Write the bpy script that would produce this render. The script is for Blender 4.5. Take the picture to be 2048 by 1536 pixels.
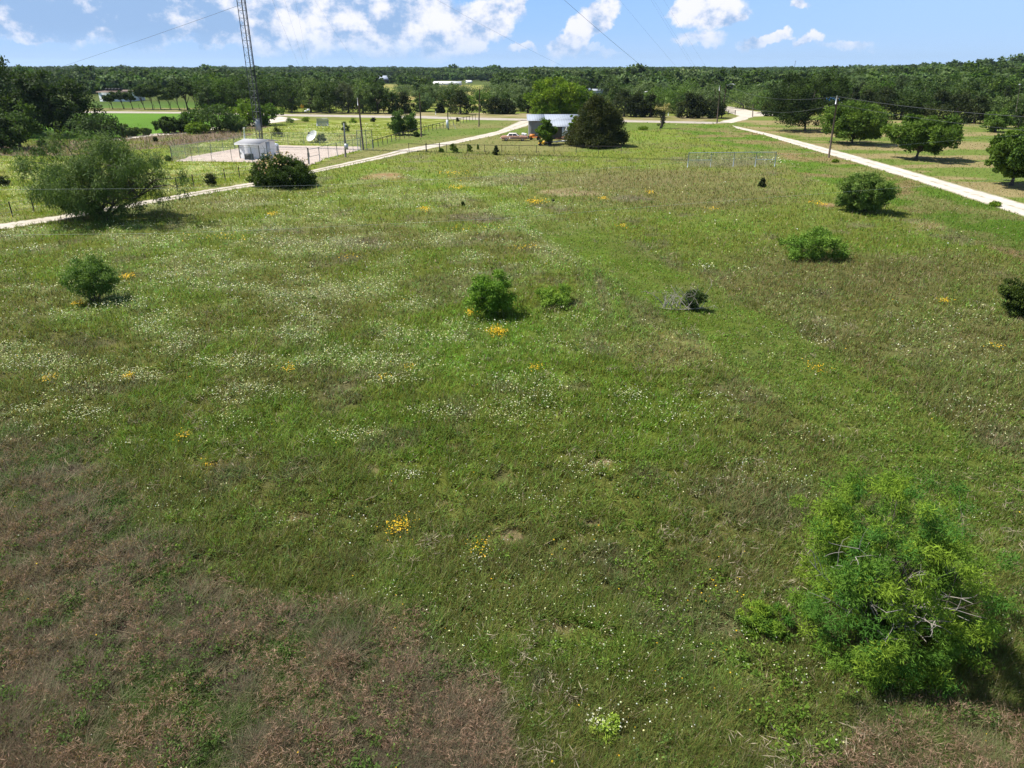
import bpy, math, random
import numpy as np
from mathutils import Vector, Matrix
R = math.radians
random.seed(5)
for o in list(bpy.data.objects): bpy.data.objects.remove(o)
S = bpy.context.scene
COL = S.collection
# ------------------------------------------------------------------ camera
CAMZ, FPX, PITCH = 12.0, 1420.0, 24.0
cs, sn = math.cos(R(PITCH)), math.sin(R(PITCH))
cam = bpy.data.cameras.new('camera'); camo = bpy.data.objects.new('camera', cam); COL.objects.link(camo)
camo.location = (0, 0, CAMZ); camo.rotation_euler = (R(90 - PITCH), 0, 0)
cam.sensor_width = 36; cam.lens = FPX / 2048 * 36; cam.clip_start = .1; cam.clip_end = 40000
S.camera = camo
# ------------------------------------------------------------------ light and exposure
SUN_EL, SUN_AZ = 58.0, -74.0          # azimuth measured from +Y towards +X
to_sun = Vector((math.sin(R(SUN_AZ)) * math.cos(R(SUN_EL)), math.cos(R(SUN_AZ)) * math.cos(R(SUN_EL)), math.sin(R(SUN_EL))))
sun = bpy.data.lights.new('sun', 'SUN'); suno = bpy.data.objects.new('sun', sun); COL.objects.link(suno)
sun.energy = 4.6; sun.angle = R(.5); sun.color = (1, .955, .88)
suno.rotation_euler = (-to_sun).to_track_quat('-Z', 'Y').to_euler(); suno.location = (0, 0, 200)
S.view_settings.view_transform = 'Standard'; S.view_settings.look = 'None'
S.view_settings.exposure = 0.78; S.view_settings.gamma = 1.0
S.cycles.max_bounces = 6; S.cycles.diffuse_bounces = 3; S.cycles.glossy_bounces = 2
S.cycles.transmission_bounces = 3; S.cycles.transparent_max_bounces = 12; S.cycles.volume_bounces = 0
S.cycles.use_denoising = True; S.cycles.denoiser = 'OPENIMAGEDENOISE'; S.cycles.denoising_input_passes = 'RGB_ALBEDO_NORMAL'; S.cycles.denoising_prefilter = 'NONE'; S.cycles.use_adaptive_sampling = False
S.cycles.filter_width = 1.5 if hasattr(S.cycles, 'filter_width') else 1.5

def azel(px, py):
    u, v = (px - 1024) / FPX, (768 - py) / FPX
    d = Vector((u, cs + v * sn, v * cs - sn)).normalized()
    return math.atan2(d.x, d.y), math.asin(d.z)

class NT:
    def __init__(s, tree): s.t = tree; s.n = tree.nodes; s.l = tree.links
    def new(s, typ, **kw):
        n = s.n.new(typ)
        for k, v in kw.items(): setattr(n, k, v)
        return n
    def put(s, sock, v):
        if isinstance(v, bpy.types.NodeSocket): s.l.new(v, sock)
        elif v is not None: sock.default_value = v
    def m(s, op, a, b=None, c=None, clamp=False):
        n = s.new('ShaderNodeMath', operation=op, use_clamp=clamp)
        s.put(n.inputs[0], a); s.put(n.inputs[1], b); s.put(n.inputs[2], c)
        return n.outputs[0]
    def mix(s, f, a, b, blend='MIX'):
        n = s.new('ShaderNodeMix', data_type='RGBA', blend_type=blend)
        s.put(n.inputs[0], f); s.put(n.inputs[6], a); s.put(n.inputs[7], b)
        return n.outputs[2]
    def noise(s, vec, scale, detail=4, rough=.55, dim='3D'):
        n = s.new('ShaderNodeTexNoise', noise_dimensions=dim)
        s.put(n.inputs['Vector'], vec); n.inputs['Scale'].default_value = scale
        n.inputs['Detail'].default_value = detail; n.inputs['Roughness'].default_value = rough
        return n.outputs[0]
    def ramp(s, f, stops):
        n = s.new('ShaderNodeValToRGB'); s.put(n.inputs[0], f)
        e = n.color_ramp.elements
        while len(e) < len(stops): e.new(.5)
        for k, (p, c) in enumerate(stops): e[k].position = p; e[k].color = (*c, 1) if len(c) == 3 else c
        return n.outputs[0]
    def smooth(s, v, a, b):
        n = s.new('ShaderNodeMapRange', interpolation_type='SMOOTHSTEP')
        s.put(n.inputs[0], v); n.inputs[1].default_value = a; n.inputs[2].default_value = b
        return n.outputs[0]

world = bpy.data.worlds.new("World"); S.world = world; world.use_nodes = True
W = NT(world.node_tree); world.node_tree.nodes.clear()
sky = W.new('ShaderNodeTexSky', sky_type='NISHITA', sun_disc=False, sun_elevation=R(SUN_EL), sun_rotation=R(SUN_AZ))
sky.air_density = 1.0; sky.dust_density = .6; sky.ozone_density = 1.4
tc = W.new('ShaderNodeTexCoord'); sx = W.new('ShaderNodeSeparateXYZ'); W.l.new(tc.outputs['Generated'], sx.inputs[0])
AZ = W.m('ARCTAN2', sx.outputs[0], sx.outputs[1]); EL = W.m('ARCSINE', sx.outputs[2])
cmb = W.new('ShaderNodeCombineXYZ'); W.l.new(AZ, cmb.inputs[0]); W.put(cmb.inputs[1], W.m('MULTIPLY', EL, 1.25)); CV = cmb.outputs[0]
# clear air of the lowest few degrees, paler towards the horizon
band = W.ramp(W.m('MULTIPLY', EL, 6.0), [(0, (4.5, 6.4, 9.2)), (.08, (4.2, 6.2, 9.4)), (.25, (3.4, 5.7, 9.5)), (.55, (2.8, 5.2, 9.3)), (1, (2.1, 4.2, 8.6))])
side = W.smooth(AZ, -.1, .62)
band = W.mix(W.m('MULTIPLY', side, .55), band, (4.9, 7.0, 9.7, 1))
skyc = W.mix(W.smooth(EL, .12, .5), band, sky.outputs[0])
# clouds: each one a soft ellipse broken up by noise (px, py, half width, half height, tilt)
CL = [(60, 14, 190, 44, 0, 1.3, .75), (250, 40, 150, 44, 0, 1.2, .75), (440, 34, 110, 44, 0, 1.15, .5), (345, 22, 66, 48, -35, 1.5, 0), (180, 16, 46, 34, 20, 1.4, 0), (300, 50, 60, 24, -10, 1.3, 0),
      (530, 40, 70, 52, -15, 1.3, .1), (620, 36, 80, 60, 0, 1.4, .05), (700, 24, 60, 50, 0, 1.35, .1), (780, 44, 80, 56, -25, 1.35, .25), (860, 46, 60, 60, 0, 1.3, .1), (905, 60, 70, 50, -20, 1.35, 0),
      (975, 40, 70, 42, -25, 1.35, 0), (1165, 60, 82, 27, -38, 1.5, 0), (1036, 8, 14, 16, 0, 1.2, 0), (1380, 16, 46, 26, -30, 1.25, 0), (1440, 20, 55, 34, -25, 1.35, 0),
      (1540, 78, 52, 12, -8, 1.2, 0), (1620, 76, 26, 11, -10, 1.1, 0), (1040, 97, 34, 9, 0, 1.0, 0), (1400, 80, 60, 14, 0, .8, 0), (1690, 90, 60, 8, 0, .7, 0),
      (150, 66, 230, 13, 0, 1.0, 0), (600, 80, 330, 13, 0, .9, 0), (1602, 8, 20, 10, 0, 1.0, 0), (1200, 101, 60, 8, 0, .7, 0), (540, 72, 80, 12, 0, 1.0, 0), (350, 74, 120, 10, 0, .9, 0)]
tot = None; shade = None
wz = W.noise(CV, 24, 5, .6); wz2 = W.noise(tc.outputs['Generated'], 33, 5, .6)
AZw = W.m('ADD', AZ, W.m('MULTIPLY', W.m('SUBTRACT', wz, .5), .055)); ELw = W.m('ADD', EL, W.m('MULTIPLY', W.m('SUBTRACT', wz2, .5), .045))
for (px, py, rx, ry, tilt, w, sh) in CL:
    a0, e0 = azel(px, py); kx = 1 / (rx / FPX * 1.0); ky = 1 / (ry / FPX * 1.05)
    dx = W.m('SUBTRACT', AZw, a0); dy = W.m('SUBTRACT', ELw, e0); ct, st = math.cos(R(-tilt)), math.sin(R(-tilt))
    xa = W.m('ADD', W.m('MULTIPLY', dx, ct * kx), W.m('MULTIPLY', dy, st * kx))
    ya = W.m('ADD', W.m('MULTIPLY', dy, ct * ky), W.m('MULTIPLY', dx, -st * ky))
    r2 = W.m('ADD', W.m('MULTIPLY', xa, xa), W.m('MULTIPLY', ya, ya))
    f = W.m('MULTIPLY', W.m('SUBTRACT', 1.25, r2, clamp=True), w)
    tot = f if tot is None else W.m('MAXIMUM', tot, f)
    if sh:
        g = W.m('MULTIPLY', f, sh); shade = g if shade is None else W.m('MAXIMUM', shade, g)
# a few more clouds all round above the picture, so that the sky continues
hi = W.m('MULTIPLY', W.smooth(EL, .10, .22), W.m('SUBTRACT', W.noise(tc.outputs['Generated'], 3.2, 3), .15)); tot = W.m('MAXIMUM', tot, hi)
n1 = W.noise(CV, 17, 7, .58); n2 = W.noise(CV, 60, 5, .6)
br = W.m('ADD', W.m('MULTIPLY', n1, 1.35), W.m('MULTIPLY', n2, .55))
dens = W.smooth(W.m('ADD', W.m('SUBTRACT', tot, 1.35), br), -.12, .66)
lit = W.noise(CV, 26, 6, .6)
tone = W.smooth(W.m('SUBTRACT', lit, W.m('MULTIPLY', shade, .22)), .33, .56)
cloud = W.mix(tone, (3.0, 4.7, 7.6, 1), (9.2, 9.2, 10.0, 1))
fade = W.m('MULTIPLY', dens, W.m('ADD', .45, W.m('MULTIPLY', W.smooth(EL, .002, .05), .6)))
skyc = W.mix(fade, skyc, cloud)
bg = W.new('ShaderNodeBackground'); W.l.new(skyc, bg.inputs[0]); bg.inputs[1].default_value = .064
wo = W.new('ShaderNodeOutputWorld'); W.l.new(bg.outputs[0], wo.inputs[0])

# ------------------------------------------------------------------ ground mapping
def sstep(x, a, b):
    t = np.clip((x - a) / (b - a), 0, 1); return t * t * (3 - 2 * t)
def hgt(x, y):
    x = np.asarray(x, float); y = np.asarray(y, float)
    b = x / np.maximum(y, 1); r = np.hypot(x, y)
    return (sstep(y, 240, 640) * sstep(b, .30, .68) * 6.6 + sstep(r, 450, 2200) * 2.0
            + sstep(r, 300, 700) * 1.1 * np.sin(x * .006 + 1.3) * np.cos(y * .004)
            + sstep(r, 900, 2000) * 8.5 * (fbm(x / 300, y / 300, 99, 3) - .5))
def P(px, py, z=0.0):
    u, v = (px - 1024) / FPX, (768 - py) / FPX
    d = (u, cs + v * sn, v * cs - sn); t = (z - CAMZ) / d[2]
    return Vector((d[0] * t, d[1] * t, z))
def PH(px, py):                      # the same on the rolling far terrain
    u, v = (px - 1024) / FPX, (768 - py) / FPX
    d = (u, cs + v * sn, v * cs - sn); t = 8.0
    for k in range(4000):
        z = CAMZ + d[2] * t
        if z < float(hgt(d[0] * t, d[1] * t)): break
        t *= 1.004
    return Vector((d[0] * t, d[1] * t, float(hgt(d[0] * t, d[1] * t))))
def proj(x, y, z=0):
    dz = z - CAMZ; dep = y * cs - dz * sn; dep = np.where(np.abs(dep) < .5, .5, dep)
    return 1024 + FPX * x / dep, 768 - FPX * (y * sn + dz * cs) / dep, dep
def depth(p): return p[1] * cs - (p[2] - CAMZ) * sn
def m_per_px(p): return depth(p) / FPX
def zat(y, py):                      # height that shows at image row py for something y metres ahead
    v = (768 - py) / FPX; return CAMZ + y * (v * cs - sn) / (cs + v * sn)
def h2(ix, iy, seed):
    h = (ix.astype(np.int64) * 374761393 + iy.astype(np.int64) * 668265263 + seed * 974634777) & 0xffffffff
    h = ((h ^ (h >> 13)) * 1274126177) & 0xffffffff
    return ((h ^ (h >> 16)) & 0xffffff) / float(0xffffff)
def vn(x, y, seed=0):
    ix, iy = np.floor(x), np.floor(y); fx, fy = x - ix, y - iy
    fx = fx * fx * (3 - 2 * fx); fy = fy * fy * (3 - 2 * fy)
    a, b, c, d = h2(ix, iy, seed), h2(ix + 1, iy, seed), h2(ix, iy + 1, seed), h2(ix + 1, iy + 1, seed)
    return (a * (1 - fx) + b * fx) * (1 - fy) + (c * (1 - fx) + d * fx) * fy
def fbm(x, y, seed=0, n=3):
    s = 0; a = .5; t = 0
    for k in range(n): s = s + a * vn(x, y, seed + 7 * k); t += a; a *= .5; x = x * 2.03 + 5.2; y = y * 2.03 + 1.7
    return s / t

# ------------------------------------------------------------------ mesh building
class MB:
    def __init__(s): s.v = []; s.f = []; s.n = 0; s.c = []
    def add(s, V, F, col=None):
        V = np.asarray(V, float).reshape(-1, 3); s.v.append(V)
        if isinstance(F, np.ndarray): s.f.append(F + s.n)
        else: s.f += [np.asarray([f]) + s.n for f in F]
        s.c.append(np.ones((len(V), 3)) if col is None else np.broadcast_to(col, (len(V), 3))); s.n += len(V); return s
    def box(s, c, d, rz=0, rx=0, ry=0, taper=1.0):
        x, y, z = d[0] / 2, d[1] / 2, d[2] / 2
        V = np.array([(-x, -y, -z), (x, -y, -z), (x, y, -z), (-x, y, -z), (-x * taper, -y * taper, z), (x * taper, -y * taper, z), (x * taper, y * taper, z), (-x * taper, y * taper, z)])
        if rz or rx or ry:
            from mathutils import Euler
            V = V @ np.array(Euler((rx, ry, rz)).to_matrix()).T
        return s.add(V + np.array(c), np.array([(0, 3, 2, 1), (4, 5, 6, 7), (0, 1, 5, 4), (1, 2, 6, 5), (2, 3, 7, 6), (3, 0, 4, 7)]))
    def tube(s, pts, rad, sides=6, caps=True):
        pts = np.asarray(pts, float); n = len(pts)
        rad = np.broadcast_to(rad, (n,)); t = np.gradient(pts, axis=0); t /= np.linalg.norm(t, axis=1)[:, None] + 1e-9
        ref = np.array([0, 0, 1.]) if abs(t[0][2]) < .9 else np.array([1., 0, 0])
        a = np.cross(t, ref); a /= np.linalg.norm(a, axis=1)[:, None] + 1e-9; b = np.cross(t, a)
        th = np.arange(sides) * 2 * math.pi / sides
        V = pts[:, None] + rad[:, None, None] * (np.cos(th)[None, :, None] * a[:, None] + np.sin(th)[None, :, None] * b[:, None])
        i = np.arange(n - 1)[:, None] * sides; j = np.arange(sides)[None]; k = (j + 1) % sides
        F = np.stack([i + j, i + k, i + sides + k, i + sides + j], -1).reshape(-1, 4)
        s.add(V, F)
        if caps:
            s.f.append(np.array([list(range(sides))]) + s.n - n * sides); s.f.append(np.array([list(range(sides))[::-1]]) + s.n - sides)
        return s
    def poly(s, pts): return s.add(pts, [list(range(len(pts)))])
    def prism(s, prof, y0, y1):      # profile in x, z extruded along y
        n = len(prof); V = [(p[0], y0, p[1]) for p in prof] + [(p[0], y1, p[1]) for p in prof]
        return s.add(V, [list(range(n))[::-1], list(range(n, 2 * n))] + [[k, (k + 1) % n, n + (k + 1) % n, n + k] for k in range(n)])
    def lathe(s, prof, c=(0, 0, 0), sides=20, M=None):
        th = np.arange(sides) * 2 * math.pi / sides; pr = np.array(prof, float)
        V = np.stack([pr[:, 0:1] * np.cos(th), pr[:, 0:1] * np.sin(th), np.repeat(pr[:, 1:2], sides, 1)], -1).reshape(-1, 3)
        if M is not None: V = V @ np.array(M).T
        n = len(pr); i = np.arange(n - 1)[:, None] * sides; j = np.arange(sides)[None]; k = (j + 1) % sides
        return s.add(V + np.array(c), np.stack([i + j, i + k, i + sides + k, i + sides + j], -1).reshape(-1, 4))
    def mesh(s, name, mat, smooth=False, use_col=False):
        me = bpy.data.meshes.new(name)
        V = np.concatenate(s.v); loops = np.concatenate([f.reshape(-1) for f in s.f]); tot = np.concatenate([np.full(len(f), f.shape[1]) for f in s.f])
        me.vertices.add(len(V)); me.vertices.foreach_set('co', V.astype(np.float32).ravel())
        me.loops.add(len(loops)); me.loops.foreach_set('vertex_index', loops.astype(np.int32))
        me.polygons.add(len(tot)); st = np.concatenate([[0], np.cumsum(tot)[:-1]])
        me.polygons.foreach_set('loop_start', st.astype(np.int32)); me.polygons.foreach_set('loop_total', tot.astype(np.int32))
        if smooth: me.polygons.foreach_set('use_smooth', np.ones(len(tot), bool))
        if use_col:
            at = me.color_attributes.new('col', 'FLOAT_COLOR', 'POINT'); C = np.concatenate(s.c)
            at.data.foreach_set('color', np.concatenate([C, np.ones((len(C), 1))], 1).astype(np.float32).ravel())
        me.update(); me.validate() if len(tot) < 5000 else None
        if mat: me.materials.append(mat)
        return me
    def build(s, name, mat, parent=None, loc=(0, 0, 0), smooth=False, use_col=False, rz=0):
        o = bpy.data.objects.new(name, s.mesh(name, mat, smooth, use_col)); COL.objects.link(o); o.location = loc; o.rotation_euler.z = rz
        if parent: o.parent = parent
        return o
def tag(o, label=None, cat=None, group=None, kind=None):
    if label: o['label'] = label
    if cat: o['category'] = cat
    if group: o['group'] = group
    if kind: o['kind'] = kind
    return o
def thing(name, label, cat, loc, rz=0, group=None):
    o = bpy.data.objects.new(name, None); COL.objects.link(o); o.location = loc; o.rotation_euler.z = rz; o.empty_display_size = .3
    return tag(o, label, cat, group)
def put(name, me, parent=None, loc=(0, 0, 0), rz=0, sc=None):
    o = bpy.data.objects.new(name, me); COL.objects.link(o); o.location = loc; o.rotation_euler.z = rz
    if parent: o.parent = parent
    if sc: o.scale = sc
    return o

# ------------------------------------------------------------------ materials
def pm(name, col, rough=.8, var=.15, scale=3.0, metal=0.0, bump=0.0, stripe=None, spec=.3, dirt=None):
    m = bpy.data.materials.new(name); m.use_nodes = True; n = NT(m.node_tree); b = n.n['Principled BSDF']
    tcn = n.new('ShaderNodeTexCoord').outputs['Object']
    f = n.noise(tcn, scale, 5, .6)
    k = n.m('ADD', 1 - var, n.m('MULTIPLY', f, 2 * var))
    mm = n.new('ShaderNodeVectorMath', operation='SCALE'); mm.inputs[0].default_value = col; n.put(mm.inputs['Scale'], k)
    c = mm.outputs[0]
    if dirt: c = n.mix(n.smooth(n.noise(tcn, dirt[1], 6, .65), .48, .7), c, (*dirt[0], 1))
    if stripe:                       # (axis, period in metres, darkening)
        sp = n.new('ShaderNodeSeparateXYZ'); n.l.new(tcn, sp.inputs[0])
        w = n.m('PINGPONG', n.m('MULTIPLY', sp.outputs[stripe[0]], 2 / stripe[1]), 1.0)
        c = n.mix(n.m('MULTIPLY', n.smooth(w, .75, 1.0), stripe[2]), c, (0, 0, 0, 1))
        bp = n.new('ShaderNodeBump'); bp.inputs['Strength'].default_value = .6; bp.inputs['Distance'].default_value = .03
        n.put(bp.inputs['Height'], w); n.l.new(bp.outputs[0], b.inputs['Normal'])
    n.l.new(c, b.inputs['Base Color']); b.inputs['Roughness'].default_value = rough; b.inputs['Metallic'].default_value = metal
    b.inputs['Specular IOR Level'].default_value = spec
    return m
def veg(name, col=(1, 1, 1), trans=.3, objvar=.0, rough=.7):
    m = bpy.data.materials.new(name); m.use_nodes = True; n = NT(m.node_tree); b = n.n['Principled BSDF']
    a = n.new('ShaderNodeAttribute', attribute_name='col').outputs['Color']
    c = n.mix(1.0, a, (*col, 1), 'MULTIPLY')
    if objvar:
        r = n.new('ShaderNodeObjectInfo').outputs['Random']
        hs = n.new('ShaderNodeHueSaturation'); n.put(hs.inputs['Color'], c)
        n.put(hs.inputs['Value'], n.m('ADD', 1 - objvar, n.m('MULTIPLY', r, 2 * objvar)))
        n.put(hs.inputs['Hue'], n.m('ADD', .490, n.m('MULTIPLY', n.m('FRACT', n.m('MULTIPLY', r, 7.3)), .02)))
        n.put(hs.inputs['Saturation'], n.m('ADD', .85, n.m('MULTIPLY', n.m('FRACT', n.m('MULTIPLY', r, 13.7)), .3)))
        c = hs.outputs[0]
    n.l.new(c, b.inputs['Base Color']); b.inputs['Roughness'].default_value = rough; b.inputs['Specular IOR Level'].default_value = .15
    t = n.new('ShaderNodeBsdfTranslucent'); n.l.new(n.mix(1.0, c, (1.15, 1.25, .5, 1), 'MULTIPLY'), t.inputs[0])
    mx = n.new('ShaderNodeMixShader'); mx.inputs[0].default_value = trans; n.l.new(b.outputs[0], mx.inputs[1]); n.l.new(t.outputs[0], mx.inputs[2])
    n.l.new(mx.outputs[0], n.n['Material Output'].inputs[0]); return m
M_GRASS = veg('grass_blades', trans=.32)
M_FLOWER = veg('petals', trans=.2)
M_LEAF = veg('leaves', trans=.3)
M_LEAFV = veg('belt_leaves', trans=.25, objvar=.18)
M_BARK = pm('bark', (.085, .07, .055), .95, .35, 6)
M_TWIG = pm('grey_twig', (.32, .29, .25), .9, .25, 8)
M_WOOD = pm('creosoted_wood', (.10, .075, .055), .95, .3, 5)
M_WOODG = pm('weathered_wood', (.20, .17, .14), .95, .3, 5)
M_GALV = pm('galvanised_steel', (.42, .45, .47), .5, .12, 4, .5)
M_GALVD = pm('dull_galvanised_steel', (.22, .25, .27), .6, .15, 4, .3)
M_DARKST = pm('rusty_dark_pipe', (.055, .045, .04), .8, .3, 6)
M_WIRE = pm('wire', (.08, .085, .09), .6, .1, 4)
M_WIREP = pm('pale_wire', (.5, .55, .5), .5, .1, 4)
def gravel(name, c1, c2, sc=1.0, green=0.0):
    m = bpy.data.materials.new(name); m.use_nodes = True; n = NT(m.node_tree); b = n.n['Principled BSDF']
    p = n.new('ShaderNodeNewGeometry').outputs['Position']
    f = n.m('ADD', n.m('MULTIPLY', n.noise(p, .35 * sc, 5, .6), .6), n.m('MULTIPLY', n.noise(p, 9 * sc, 4, .7), .4))
    c = n.mix(n.smooth(f, .35, .66), (*c1, 1), (*c2, 1))
    if green: c = n.mix(n.m('MULTIPLY', n.smooth(n.noise(p, .9, 6, .7), .56, .70), green), c, (.11, .12, .04, 1))
    at = n.new('ShaderNodeAttribute', attribute_name='col'); sp_ = n.new('ShaderNodeSeparateColor'); n.l.new(at.outputs['Color'], sp_.inputs[0])
    wv = n.m('ADD', n.m('MULTIPLY', sp_.outputs[0], .42), n.m('MULTIPLY', n.noise(p, 1.1, 7, .75), .9)); wv = n.m('MULTIPLY', n.smooth(wv, .55, .80), n.smooth(sp_.outputs[0], .0, .25))
    c = n.mix(n.m('MULTIPLY', wv, .75), c, (.17, .165, .07, 1))
    n.l.new(c, b.inputs['Base Color']); b.inputs['Roughness'].default_value = .95; b.inputs['Specular IOR Level'].default_value = .1
    bp = n.new('ShaderNodeBump'); bp.inputs['Strength'].default_value = .5; bp.inputs['Distance'].default_value = .02
    n.put(bp.inputs['Height'], n.noise(p, 25, 3)); n.l.new(bp.outputs[0], b.inputs['Normal']); return m

# ------------------------------------------------------------------ what grows where (reference picture coordinates name places on the ground)
def inpoly(u, v, pts):
    c = np.zeros(u.shape, bool); n = len(pts); j = n - 1
    for i in range(n):
        xi, yi = pts[i]; xj, yj = pts[j]
        if yi != yj: c ^= ((yi > v) != (yj > v)) & (u < (xj - xi) * (v - yi) / (yj - yi) + xi)
        j = i
    return c
G0 = np.array((.162, .192, .034)); G1 = np.array((.158, .230, .030)); B0 = np.array((.170, .152, .060)); D0 = np.array((.205, .128, .085))
T0 = np.array((.36, .27, .165)); Y0 = np.array((.20, .235, .030)); K0 = np.array((.165, .135, .095)); L0 = np.array((.10, .20, .025))
DRV_U = [(-160, 468), (0, 447.5), (103, 433), (339, 392.5), (400, 381), (515, 363.5), (634, 337.6), (760, 310), (800, 299), (911, 280.5), (995, 262), (1030, 246), (1042, 240)]
DRV_L = [(-160, 482), (0, 459), (103, 443.5), (339, 401), (400, 390), (515, 371), (643, 342.5), (760, 318.3), (800, 309), (911, 287.5), (995, 270), (1058, 251), (1085, 243)]
RD_U = [(120, 222), (365, 223.5), (545, 227.5), (600, 228.5), (775, 231), (845, 232), (950, 235), (1050, 237), (1160, 239), (1242, 240), (1375, 242.6), (1470, 244.5)]
RD_L = [(120, 226), (365, 227), (545, 231.5), (600, 233), (775, 236), (845, 237), (950, 240), (1050, 241.5), (1160, 243.2), (1242, 244.4), (1351, 246.2), (1420, 248)]
RR_U = [(1464, 250.6), (1528, 264.6), (1600, 282), (1700, 308), (1826, 343), (2048, 407), (2420, 515)]
RR_L = [(1474, 257), (1528, 270), (1600, 293), (1700, 322), (1826, 360), (2048, 433.5), (2420, 560)]
PAD = [(352, 322.5), (380, 313), (400, 309.5), (472, 297), (545, 290.4), (720, 293.2), (722, 300), (690, 307), (650, 317), (630, 327), (606, 336), (545, 328), (505, 324.6), (400, 322.6)]
LOT = [(1440, 243), (1466, 237), (1478, 232), (1458, 226), (1446, 218), (1456, 213), (1478, 216), (1510, 223), (1580, 227), (1580, 231), (1510, 233), (1498, 236), (1490, 240), (1462, 246)]
ZONES = [  # polygon, mode
    ([(-400, 500), (0, 447), (339, 392), (515, 363), (634, 338), (760, 309), (760, 288), (545, 288), (352, 320), (-400, 320)], 'lush'),
    ([(-500, 340), (0, 312), (130, 312), (280, 300), (400, 286), (480, 276), (560, 268), (640, 262), (640, 252), (520, 252), (400, 262), (230, 279), (-500, 292)], 'tall'),
    ([(640, 250), (545, 250), (480, 277), (400, 288), (352, 318), (545, 290), (745, 290), (950, 240), (600, 240)], 'lush'),
    ([(-600, 230), (180, 226), (365, 227), (548, 232), (530, 246), (400, 259), (370, 264), (225, 278), (-600, 290)], 'lawn'),
    ([(-600, 200), (425, 203), (425, 215.5), (-600, 216)], 'lawn2'),
    ([(735, 294), (745, 286), (950, 237), (1045, 241), (1030, 248), (995, 262), (911, 280.5), (800, 299), (760, 310), (634, 338), (640, 326), (720, 303)], 'mown'),
    ([(818, 302), (911, 288), (995, 270), (1058, 251), (1242, 245), (1400, 248), (1345, 257), (1250, 262), (1240, 300), (1195, 303)], 'mown'),
    ([(1345, 257), (1400, 249), (1464, 250), (1528, 268), (1600, 291), (1826, 360), (2048, 434), (2420, 560), (2420, 700), (2048, 525), (1850, 438), (1600, 345), (1500, 305)], 'verge'),
    ([(1464, 250), (1440, 246), (1500, 236), (1580, 232), (2500, 236), (2500, 515), (2048, 407), (1826, 343), (1600, 282)], 'orchard'),
    ([(560, 224), (775, 224), (1050, 227), (1450, 235), (1400, 243), (1160, 239), (950, 235), (600, 228)], 'shoulder'),
    ([(150, 216), (430, 217), (430, 223), (150, 222)], 'shoulder'),
    ([(740, 168), (1030, 168), (1030, 226), (755, 224)], 'yellow'),
]
BL = [(985, 700, 210, 95, 'g', .8), (1350, 380, 330, 50, 'b', .75), (1250, 355, 260, 22, 'b', .6), (1650, 560, 260, 70, 'b', .55), (1650, 700, 200, 60, 'b', .45), (1950, 750, 170, 130, 'b', .6), (1900, 560, 200, 60, 'b', .4),
      (730, 490, 75, 16, 'k', .7), (880, 580, 70, 40, 'k', .35), (960, 437, 60, 10, 'k', .7), (1210, 560, 60, 40, 'k', .6), (1290, 610, 150, 45, 'k', .45), (1330, 700, 120, 40, 't', .3), (1500, 715, 50, 16, 'k', .6),
      (770, 352, 45, 9, 'r', .8), (1130, 385, 70, 9, 't', .6), (1260, 398, 50, 8, 'k', .7), (1180, 370, 110, 8, 'b', .5), (1010, 360, 90, 12, 'k', .5), (640, 620, 90, 20, 'b', .35), (1520, 790, 90, 30, 'k', .3),
      (1450, 320, 130, 16, 'k', .4), (1640, 330, 45, 14, 'r', .6), (1720, 385, 140, 14, 'g', .4), (1870, 455, 60, 12, 't', .55), (1930, 480, 60, 14, 'k', .5), (1640, 410, 22, 5, 'r', .8), (1400, 600, 80, 15, 'k', .3),
      (740, 862, 28, 8, 't', .9), (915, 886, 22, 6, 't', .8), (812, 880, 20, 5, 'r', .6), (1180, 928, 30, 6, 't', .85), (745, 930, 16, 6, 't', .7), (1030, 1090, 32, 16, 't', .9), (1185, 1052, 28, 7, 't', .8), (480, 1122, 36, 9, 't', .8), (430, 1170, 40, 9, 't', .8), (610, 1030, 34, 9, 't', .7), (420, 938, 22, 7, 'r', .8), (935, 1322, 22, 6, 't', .8), (1150, 1270, 40, 10, 't', .45), (865, 1003, 20, 5, 't', .7),
      (1090, 1400, 26, 20, 'k', .8), (540, 960, 30, 10, 'k', .5), (300, 830, 120, 30, 'b', .6), (700, 1130, 120, 40, 'b', .4), (1100, 1120, 140, 70, 'b', .35), (1440, 1000, 150, 80, 'b', .35), (1450, 1150, 160, 90, 'b', .5),
      (90, 590, 150, 30, 'b', .45), (560, 560, 90, 20, 'b', .3), (620, 700, 120, 30, 'g', .3), (1420, 1330, 110, 70, 'g', .4), (1050, 1330, 120, 50, 'g', .2), (1860, 920, 120, 60, 'g', .25), (1940, 1110, 80, 70, 'g', .3),
      (430, 355, 90, 14, 'y', .5), (200, 345, 200, 30, 'y', .4), (850, 270, 90, 12, 'g', .3), (660, 262, 60, 8, 'y', .7), (610, 285, 90, 8, 'y', .6), (1290, 280, 60, 12, 'g', .4), (1480, 280, 80, 10, 'g', .5), (950, 292, 120, 6, 't', .25)]
STRIP = [P(1075, 428), P(1400, 610), P(1960, 985)]
def dline(x, y, pts):
    d = np.full(np.shape(x), 1e9); sd = np.zeros(np.shape(x))
    for a, b in zip(pts[:-1], pts[1:]):
        ax, ay, bx, by = a[0], a[1], b[0], b[1]; L2 = (bx - ax) ** 2 + (by - ay) ** 2
        t = np.clip(((x - ax) * (bx - ax) + (y - ay) * (by - ay)) / L2, 0, 1); ex = x - ax - t * (bx - ax); ey = y - ay - t * (by - ay)
        dd = np.hypot(ex, ey); s_ = np.sign(ex * (by - ay) - ey * (bx - ax)); u_ = dd < d; d = np.where(u_, dd, d); sd = np.where(u_, s_, sd)
    return d, sd
COLS = {'g': G1, 'b': B0, 'k': K0, 't': T0, 'r': np.array((.30, .18, .10)), 'y': Y0}
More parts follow.
